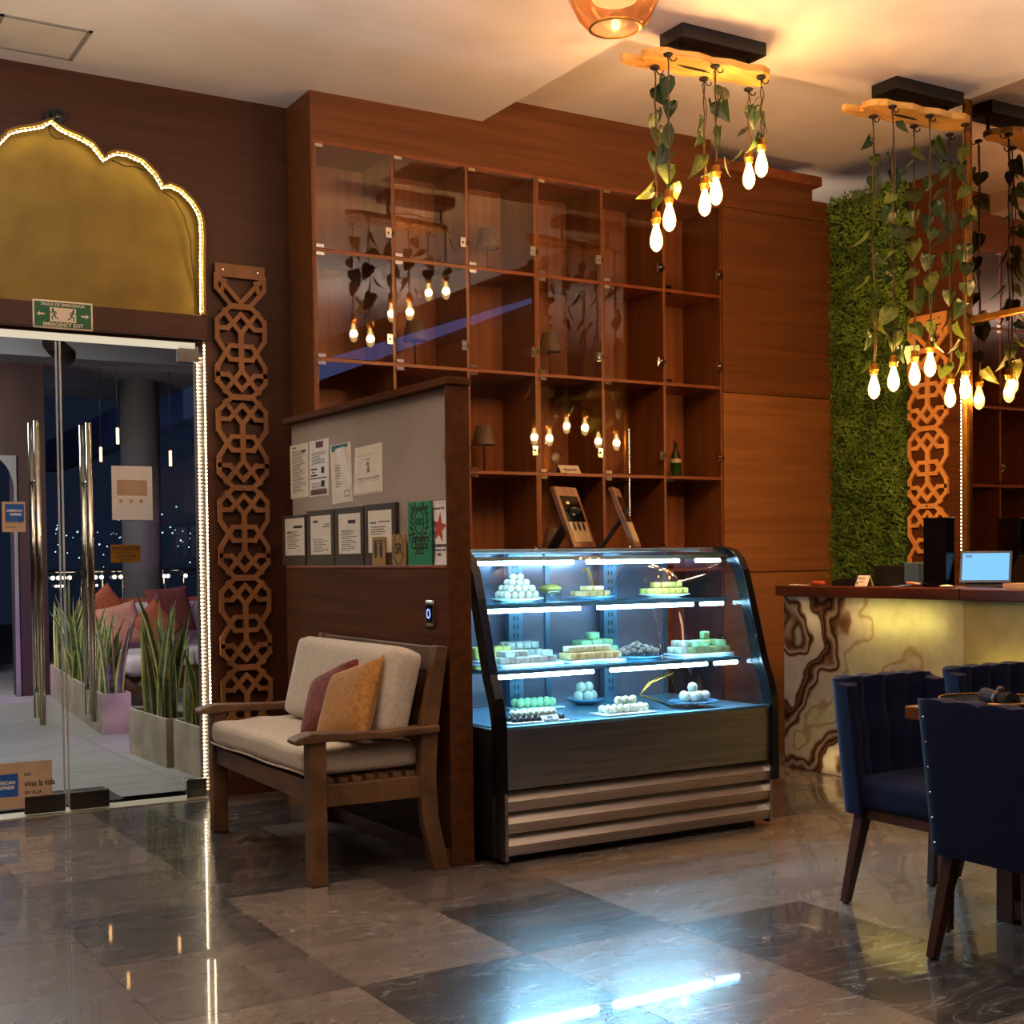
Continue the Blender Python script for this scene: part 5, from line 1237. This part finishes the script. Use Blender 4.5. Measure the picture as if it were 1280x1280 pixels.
# amber glass pendant
pc_ = (3.03,4.10)
r_ = root('amber_pendant', (pc_[0],pc_[1],Z0), 'ribbed amber glass pendant shade at the top edge, left of the vine lamps', 'pendant lamp')
prof = [(.098,3.318),(.132,3.350),(.168,3.42),(.20,3.50),(.19,3.57),(.10,3.62),(.03,3.63)]
part('glass_shade', MB().lathe(prof+[(r-.006,z) for r,z in reversed(prof)], (*pc_,0), 28, caps=False, facet=.025), amber, r_)
part('bottom_rim', MB().lathe([(.092,3.316),(.101,3.316),(.101,3.322),(.092,3.322),(.092,3.316)], (*pc_,0), 28, caps=False), brass, r_)
part('inner_disc', MB().lathe([(1e-5,3.43),(.085,3.425),(.088,3.43),(1e-5,3.436)], (*pc_,0), 24, caps=False), emit('pend_glow', (1,.72,.38), 1.6), r_)
part('cord', MB().tube([(*pc_,3.63),(*pc_,Z0)], .006, 8), black_m, r_)
part('cap', MB().lathe([(.05,Z0-.02),(.05,Z0)], (*pc_,0), 20), black_m, r_)
lamp('pendant_light', 'POINT', (*pc_,3.50), PENDANT_W, (1,.62,.3), .05)

# ================================================================== TABLE AND CHAIRS
def chair(nm, loc, rotz, label):
    """local: seat faces -Y, back at +Y"""
    r_ = root(nm, loc, label, 'chair', 'blue upholstered dining chairs', rotz)
    part('seat', MB().rbox((.235,.235,.062), .04, 8, (0,-.03,.420), puff=.016), navy, r_, local=True)
    # wrap-around back: inner face tufted in channels, smooth outer face
    nu, nv = 40, 18; vs = []
    HW, YB, RC, FW = .262, .262, .065, .15          # half width, back plane, corner radius, wing front
    def upath(u, off):
        s_ = abs(u); sg = 1 if u >= 0 else -1
        l1 = HW-RC; l2 = RC*math.pi/2; l3 = YB-RC-FW; d = s_*(l1+l2+l3)
        if d < l1: p, n_ = (d, YB), (0,1)
        elif d < l1+l2: a = (d-l1)/RC; p, n_ = (l1+RC*math.sin(a), YB-RC+RC*math.cos(a)), (math.sin(a), math.cos(a))
        else: p, n_ = (HW, YB-RC-(d-l1-l2)), (1,0)
        return sg*(p[0]-n_[0]*off), p[1]-n_[1]*off
    def sh(u, v, inner):
        ch = abs(math.sin(u*math.pi*3.0)); tuft = .5+.5*math.cos(v*math.pi*5)
        x, y = upath(u, 0 if not inner else .050+.030*math.sqrt(ch)*(1-.25*tuft)-.010*(1-ch)*tuft)
        z = .345+(.832-.03*max(0,abs(u)-.5)**2*4*.6-.345)*v
        return Vector((x*(1-.035*(1-v)), y+.055*(v-.3), z+(.012*math.sqrt(ch) if v > .99 and abs(u) < .85 else 0)))
    for inner in (False, True):
        for i in range(nu+1):
            for j in range(nv+1):
                u, v = 2*i/nu-1, j/nv; p = sh(u, v, inner)
                if v > .93: p.z += 0
                vs.append(p)
    N_ = (nu+1)*(nv+1); fs = []
    id_ = lambda k, i, j: k*N_+i*(nv+1)+j
    for i in range(nu):
        for j in range(nv):
            fs.append((id_(0,i,j),id_(0,i+1,j),id_(0,i+1,j+1),id_(0,i,j+1))); fs.append((id_(1,i,j),id_(1,i,j+1),id_(1,i+1,j+1),id_(1,i+1,j)))
        fs.append((id_(0,i,nv),id_(0,i+1,nv),id_(1,i+1,nv),id_(1,i,nv))); fs.append((id_(0,i,0),id_(1,i,0),id_(1,i+1,0),id_(0,i+1,0)))
    for j in range(nv):
        fs.append((id_(0,0,j),id_(0,0,j+1),id_(1,0,j+1),id_(1,0,j))); fs.append((id_(0,nu,j),id_(1,nu,j),id_(1,nu,j+1),id_(0,nu,j+1)))
    bk = part('backrest', MB().add(vs, fs, 0, True), navy, r_, local=True, bevel=0)
    sd = bk.modifiers.new('soft', 'BEVEL'); sd.width = .020; sd.segments = 3; sd.limit_method = 'ANGLE'; sd.angle_limit = R(50)
    tb_ = MB()
    for i in range(-2,3):
        for v in (.4,.6,.8):
            u = i*.3333; p = sh(u, v, True); tb_.ball((p.x,p.y-.002,p.z), .007, 6, 4)
    part('tuft_button', tb_, navy_dark, r_, local=True, kind='stuff')
    nh = MB()
    for s in (-1,1):
        for k in range(6):
            p = sh(s*.60, .08+.165*k, False); nh.ball((p.x,p.y+.002,p.z), .0046, 6, 4)
    part('nailhead', nh, chrome, r_, local=True, kind='stuff')
    part('apron', MB().box((-.20,-.225,.325),(.20,-.195,.365)).box((-.20,.145,.325),(.20,.175,.365)).box((-.215,-.22,.325),(-.19,.17,.365)).box((.19,-.22,.325),(.215,.17,.365)), wood_leg, r_, local=True, bevel=.003)
    def leg(tx, ty, bx, by):
        b = MB(); t, w0, w1 = .36, .024, .016
        vs = [Vector((bx+sx*w1,by+sy*w1,.004)) for sx,sy in ((-1,-1),(1,-1),(1,1),(-1,1))]+[Vector((tx+sx*w0,ty+sy*w0,t)) for sx,sy in ((-1,-1),(1,-1),(1,1),(-1,1))]
        return b.add(vs, [(3,2,1,0),(4,5,6,7),(0,1,5,4),(1,2,6,5),(2,3,7,6),(3,0,4,7)])
    for s in (-1,1):
        for tx,ty,bx,by in ((s*.20,-.205,s*.215,-.225),(s*.20,.165,s*.235,.225)):
            l = part('leg', leg(tx,ty,bx,by), wood_leg, r_, local=True, bevel=.004)
            part('foot_pad', MB().lathe([(.012,0),(.012,.005)], (bx,by,0), 10), black_m, l, local=True)
    return r_
chair('dining_chair', (3.855,3.285,0), R(0), 'navy tufted dining chair standing free before the onyx counter')
chair('dining_chair', (4.50,3.32,0), R(0), 'navy tufted dining chair behind the black round tray')
chair('dining_chair', (3.575,2.64,0), R(90), 'navy dining chair seen from its studded back at the table end')
tb = root('dining_table', (4.35,2.78,0), 'dark wood dining table set with a round black tray', 'table')
part('tabletop', MB().box((3.705,2.25,.703),(5.0,3.305,.750)), wood_table, tb, bevel=.006)
for x in (3.92, 4.78):
    for y in (3.02, 2.52): part('leg', MB().box((x-.035,y-.035,0),(x+.035,y+.035,.70)), wood_leg, tb, bevel=.004)
    part('foot_rail', MB().box((x-.03,2.555,.02),(x+.03,2.985,.085)), wood_leg, tb, bevel=.003)
part('stretcher', MB().box((3.955,2.74,.10),(4.745,2.80,.16)), wood_leg, tb, bevel=.003)
tp = P(2,.752,1243,884)
tr_ = root('round_tray', (tp.x,tp.y,.7505), 'round black tray with a brass rim on the dark wood table', 'tray')
part('base', MB().lathe([(.175,0),(.185,.004),(.188,.030),(.182,.030),(.178,.007),(1e-5,.006)], (tp.x,tp.y,.7505), 40), black_m, tr_)
part('rim', MB().lathe([(.189,.030),(.189,.034),(.181,.034),(.181,.030),(.189,.030)], (tp.x,tp.y,.7505), 40, caps=False), brass, tr_)
nk = root('napkin_roll', (tp.x+.01,tp.y-.02,.757), 'dark rolled napkin with a knotted band lying on the round tray', 'napkin')
part('roll', MB().tube([(tp.x-.03,tp.y-.10,.783),(tp.x+.01,tp.y-.02,.785),(tp.x+.05,tp.y+.08,.783)], [.030,.025,.032], 12), brown_d if 'brown_d' in globals() else kraft_dark, nk) if False else part('roll', MB().tube([(tp.x-.03,tp.y-.10,.785),(tp.x+.01,tp.y-.02,.785),(tp.x+.05,tp.y+.08,.785)], [.028,.024,.028], 12), mat('napkin_m','#211910','#17110b',(60,60,60),.9,bump=.3), nk)
part('band', MB().tube([(tp.x+.004,tp.y-.03,.785),(tp.x+.016,tp.y-.005,.785)], .029, 12).ball((tp.x+.01,tp.y-.018,.815), .014, 8, 5), wood_leg, nk)

# ================================================================== OUTSIDE THE DOORS
tf = struct('floor_terrace', MB().box((-4,YD+.16,-.10),(9,30,-.012)), grout)
pt_ = {}
b = MB(); h, g = .6, .002
b.add([(-h+g,-h+g,-.012),(h-g,-h+g,-.012),(h-g,h-g,-.012),(-h+g,h-g,-.012),(-h+g,-h+g,0),(h-g,-h+g,0),(h-g,h-g,0),(-h+g,h-g,0)], [(0,1,5,4),(1,2,6,5),(2,3,7,6),(3,0,4,7),(4,5,6,7)])
dm = b.mesh('floor_tile', deck_tile)
for i in range(-1,5):
    for j in range(0,9):
        o = obj('floor_tile', dm, tf); o.location = (.55+1.2*i, YD+.76+1.2*j, 0)
single('door_mat', MB().box((1.0,YD+.20,.0005),(1.92,7.62,.012)), mat_rubber, 'dark rubber door mat on the terrace outside the glass doors', 'mat', bevel=.003)
def snake(parent, c, n, hmin, hmax, seed, spread=.10, lean=.22):
    r = random.Random(seed)
    for k in range(n):
        bx, by = c[0]+r.uniform(-spread,spread)*.7, c[1]+r.uniform(-spread,spread)*2.0
        H = r.uniform(hmin,hmax); az = r.uniform(0,2*math.pi); ln = r.uniform(.03,lean)*H*1.4; wd = r.uniform(.026,.038); tw = r.uniform(0,math.pi)
        vs = []; n_ = 8
        for i in range(n_+1):
            t = i/n_; cx_ = bx+math.cos(az)*ln*t*t; cy_ = by+math.sin(az)*ln*t*t; z = c[2]-.02+H*t*(1-.12*ln*t)
            w = wd*(1-t**3)*(0.55+.9*t*(1-t)+.25)+.0006; a_ = tw+.5*t
            s = Vector((math.cos(a_),math.sin(a_),0)); nr = Vector((-s.y,s.x,0))
            for q in (-1,-.62,0,.62,1): vs.append(Vector((cx_,cy_,z))+s*w*q+nr*w*.35*(q*q))
        fs = []; mi = []
        b = MB()
        for i in range(n_):
            for q in range(4): b.f.append((i*5+q,i*5+q+1,i*5+q+6,i*5+q+5)); b.mi.append(1 if q in (0,3) else 0); b.sm.append(True)
        b.v = vs
        part('leaf', b, [snake_g, snake_y], parent)
def planter(a, c, label, plabel, n, hmin, hmax, seed, wdt=.22, H=.31):
    """concrete trough whose visible long face runs from a to c on the ground"""
    a, c = Vector((a[0],a[1],0)), Vector((c[0],c[1],0)); d = (c-a).normalized(); s = Vector((d.y,-d.x,0)); L_ = (c-a).length
    M_ = Matrix(((s.x,d.x,0,a.x),(s.y,d.y,0,a.y),(0,0,1,0),(0,0,0,1)))
    r_ = root('planter', a+(c-a)/2+s*wdt/2, label, 'planter', 'concrete trough planters')
    t = .018
    b = MB().box((0,0,0),(t,L_,H),m=M_).box((wdt-t,0,0),(wdt,L_,H),m=M_).box((t,0,0),(wdt-t,t,H),m=M_).box((t,L_-t,0),(wdt-t,L_,H),m=M_).box((t,t,0),(wdt-t,L_-t,.02),m=M_)
    part('trough', b, concrete, r_); part('soil', MB().box((t,t,.02),(wdt-t,L_-t,H-.05),m=M_), soil, r_)
    mid = a+(c-a)/2+s*wdt/2
    if n:
        p_ = root('snake_plant', (mid.x,mid.y,H-.049), plabel, 'plant', 'snake plants in the troughs')
        snake(p_, (mid.x,mid.y,H-.05), n, hmin, hmax, seed, spread=min(.12,L_*.16))
planter((2.455,8.14),(2.435,8.92),'pale concrete trough planter nearest the door jamb but one','tall snake plant in the trough beside the LED door jamb', 20, .5, .95, 3)
planter((2.50,7.30),(2.49,8.10),'pale concrete trough planter half hidden by the LED door jamb','snake plant mostly hidden behind the LED door jamb', 6, .4, .7, 8)
planter((2.52,9.98),(2.585,10.72),'concrete trough planter with its end face lit purple','bushy snake plant in the purple-lit trough', 24, .35, .72, 5)
planter((2.595,10.80),(2.70,11.95),'concrete trough planter seen behind the right door handle','snake plant seen between the two door handles', 22, .35, .75, 6)
planter((2.715,12.05),(2.86,13.3),'concrete trough planter furthest from the doors','tall snake plant behind the left door handle', 26, .5, 1.0, 12)
# terrace sofa, pillows, stool
sy = 13.3
xa, xb_ = P(1,sy,118,760).x, P(1,sy,300,760).x
ts = root('terrace_sofa', ((xa+xb_)/2,sy+.4,0), 'terrace sofa with a pale back cushion and rust side, under purple light', 'sofa')
part('back', MB().rbox(((xb_-xa)/2,.09,.46), .05, 6, ((xa+xb_)/2,sy+.75,.46)), sofa_or, ts)
part('back_cushion', MB().rbox(((xb_-xa)/2-.14,.09,.26), .07, 6, ((xa+xb_)/2+.12,sy+.56,.62)), sofa_wh, ts)
part('seat', MB().rbox(((xb_-xa)/2,.42,.10), .06, 6, ((xa+xb_)/2,sy+.3,.32)), sofa_wh, ts)
part('base', MB().box((xa+.03,sy-.08,.0),(xb_-.03,sy+.70,.22)), wood_leg, ts)
def oprot(yaw, tip, spin): return Matrix.Rotation(yaw,4,'Z') @ Matrix.Rotation(tip,4,'X') @ Matrix.Rotation(spin,4,'Z')
for px, py, w, m, lb, sp in ((133,765,.46,sofa_or,'rust orange pillow at the left end of the terrace sofa',R(35)),(152,782,.46,pink_f,'pale pink pillow before the rust one on the terrace sofa',R(12)),(213,762,.5,brown_f,'dark red-brown pillow standing upright on the terrace sofa',R(4)),(195,783,.44,sofa_or,'rust orange pillow at the middle of the terrace sofa',R(40))):
    p = P(1, sy+.32-(.14 if 'pale' in lb or 'middle' in lb else 0), px, py); p.z = max(p.z, .45+w*.42)
    pillow('throw_pillow', p, w, w, .14, oprot(R(8),R(72),sp), m, lb)
st_ = P(1, 12.0, 183, 812); st_.z = 0
r_ = root('ottoman', (st_.x,12.0,0), 'round cream ottoman behind the snake plants on the terrace', 'stool')
part('cushion', MB().rbox((.26,.26,.09), .07, 6, (st_.x,12.0,.36)), sofa_wh, r_); part('base', MB().lathe([(.2,0),(.22,.27)], (st_.x,12.0,0), 20), wood_leg, r_)
low = P(1, 12.6, 160, 800)
r_ = root('terrace_table', (low.x,12.6,0), 'low dark wooden table before the terrace sofa', 'table')
part('tabletop', MB().box((low.x-.35,12.4,.36),(low.x+.35,12.8,.40)), wood_table, r_, bevel=.004)
for dx in (-.31,.31):
    for dy in (12.44,12.76): part('leg', MB().box((low.x+dx-.025,dy-.025,0),(low.x+dx+.025,dy+.025,.36)), wood_leg, r_)
# column, purple wall with an arched opening, beams, railing
cL, cR = P(1,15.2,152,600), P(1,15.2,200,600); cxm = (cL.x+cR.x)/2
struct('column_terrace', MB().lathe([((cR.x-cL.x)/2,0),((cR.x-cL.x)/2,3.55)], (cxm,15.2,0), 28), terr_grey)
wl = P(1,13.4,57,600).x; wl0 = P(1,13.4,17,600).x
struct('wall_terrace', MB().box((wl0,13.4,0),(wl,13.62,4.2)).box((wl0-2.4,13.4,2.35),(wl0,13.62,4.2)), terr_wall)
ar_ = []
for i in range(13): a = i*math.pi/12*.5; ar_.append((wl0-.22+.22*math.sin(a)*1.0, 2.0+.35*math.cos(a)))
struct('trim_6', MB().prism([(wl0+.02,0),(wl0+.02,2.36),(wl0-.24,2.36)]+ar_+[(wl0-.02,0)], 1, 13.36,13.40), terr_grey)
struct('wall_garden', MB().box((-2,16.4,0),(2.9,16.5,3.2)), terr_blue)
struct('beam_terrace', MB().box((-4,10.6,2.92),(9,11.0,3.4)).box((-4,7.11,3.40),(5.2,17,3.6)), terr_grey)
xs_ = 5.0
f0, f1 = P(0,xs_,57,590), P(0,xs_,255,515); f0t, f1t = P(0,xs_,57,552), P(0,xs_,255,455)
struct('beam_roof_edge', MB().prism([(f0.y,f0.z),(f1.y,f1.z),(f1t.y,f1t.z),(f0t.y,f0t.z)], 0, xs_, xs_+.25), terr_blue)
ry = 20.0
r_ = root('terrace_railing', (P(1,ry,150,720).x,ry,0), 'glass terrace railing with round lights strung along it against the night', 'railing')
xl, xr = P(1,ry,40,720).x, P(1,ry,270,720).x; zt_ = P(1,ry,150,713).z; zm_ = P(1,ry,150,721).z; zl_ = P(1,ry,150,731).z
part('hand_rail', MB().tube([(xl,ry,zt_),(xr,ry,zt_)], .03, 8), chrome, r_)
for k in range(9):
    xx = xl+(xr-xl)*(k+.3)/9; part('post', MB().tube([(xx,ry,0),(xx,ry,zt_)], .022, 8), chrome, r_)
part('glass_panel', MB().box((xl,ry+.03,.1),(xr,ry+.042,zt_-.05)), pane_m, r_)
r_ = root('string_lights', (xl,ry-.06,zm_), 'string of round warm lights along the terrace railing', 'string lights')
part('cable', MB().tube([(xl,ry-.06,zm_+.03),(xr,ry-.06,zm_+.03)], .008, 5), black_m, r_)
rx_ = random.Random(2); bb = MB()
px_ = [66,73,80,87,106,113,119,127,143,151,205,210,232]
for px in px_:
    p = P(1,ry-.06,px,721); part('lamp', MB().ball((p.x,ry-.06,zm_), .032, 10, 6), string_led, r_)
for px in (70,74,78,106,112,117,121):
    p = P(1,ry-.06,px,731); part('lamp', MB().ball((p.x,ry-.06,zl_), .02, 8, 5), string_led, r_)
ct = MB()
for k in range(60):
    px, py = rx_.uniform(66,245), rx_.gauss(668,16); p = P(1,70,px,py); ct.ball(p, rx_.uniform(.02,.05), 6, 4)
o = obj('city_lights', ct.mesh('city_lights', city_led)); tag(o, 'far cool-white city lights seen through the glass doors at night', 'city lights', kind='stuff')
# hanging filament tubes over the terrace
for px, py, Y in ((126,568,13.0),(147,545,11.6),(213,573,11.9)):
    p = P(1,Y,px,py)
    r_ = root('filament_pendant', (p.x,p.y,3.4), 'slim glowing filament pendant over the terrace, '+{126:'the lowest one, left of the column',147:'the highest one, at the column left edge',213:'the one right of the column'}[px], 'pendant lamp')
    part('bulb', MB().tube([(p.x,p.y,p.z-.07),(p.x,p.y,p.z+.07)], .013, 8), fil_out, r_)
    part('cord', MB().tube([(p.x,p.y,p.z+.07),(p.x,p.y,3.4)], .004, 5), black_m, r_)
p = P(1,YD+.35,76,437)
r_ = root('outdoor_floodlight', (p.x,YD+.3,2.6), 'dark round floodlight hanging just outside at the top of the doors', 'spotlight')
part('head', MB().tube([(p.x-.05,YD+.34,p.z+.03),(p.x+.05,YD+.46,p.z-.02)], [.05,.062], 18), black_m, r_); part('bracket', MB().box((p.x-.01,YD+.33,p.z+.05),(p.x+.01,YD+.37,2.62)).box((p.x-.01,YD+.158,2.585),(p.x+.01,YD+.34,2.615)), black_m, r_)
part('face', MB().tube([(p.x-.052,YD+.337,p.z+.031),(p.x-.055,YD+.332,p.z+.033)], .048, 18), terr_grey, r_)

# ================================================================== ROOM BEHIND THE CAMERA
bl_ = root('blue_light_band', (XM-.02,1.2,3.45), 'long blue light band high on the wall out of view, mirrored in the cabinet glass', 'light strip')
part('housing', MB().box((XM-.01,-1.3,3.37),(XM+.018,3.75,3.62)), black_m, bl_)
part('tube', MB().prism([(-1.25,3.38),(3.7,3.49),(3.7,3.53),(-1.25,3.62)], 0, XM-.02, XM-.01), blue_band, bl_)
led_strip('led_strip', [(XM-.012,4.05,2.50),(XM-.012,3.93,2.38),(XM-.012,3.86,2.22),(XM-.012,3.845,2.0),(XM-.012,3.845,1.14)], 'LED strip down the right edge of the mirror frame', white_led, nrm=(-1,0,0))
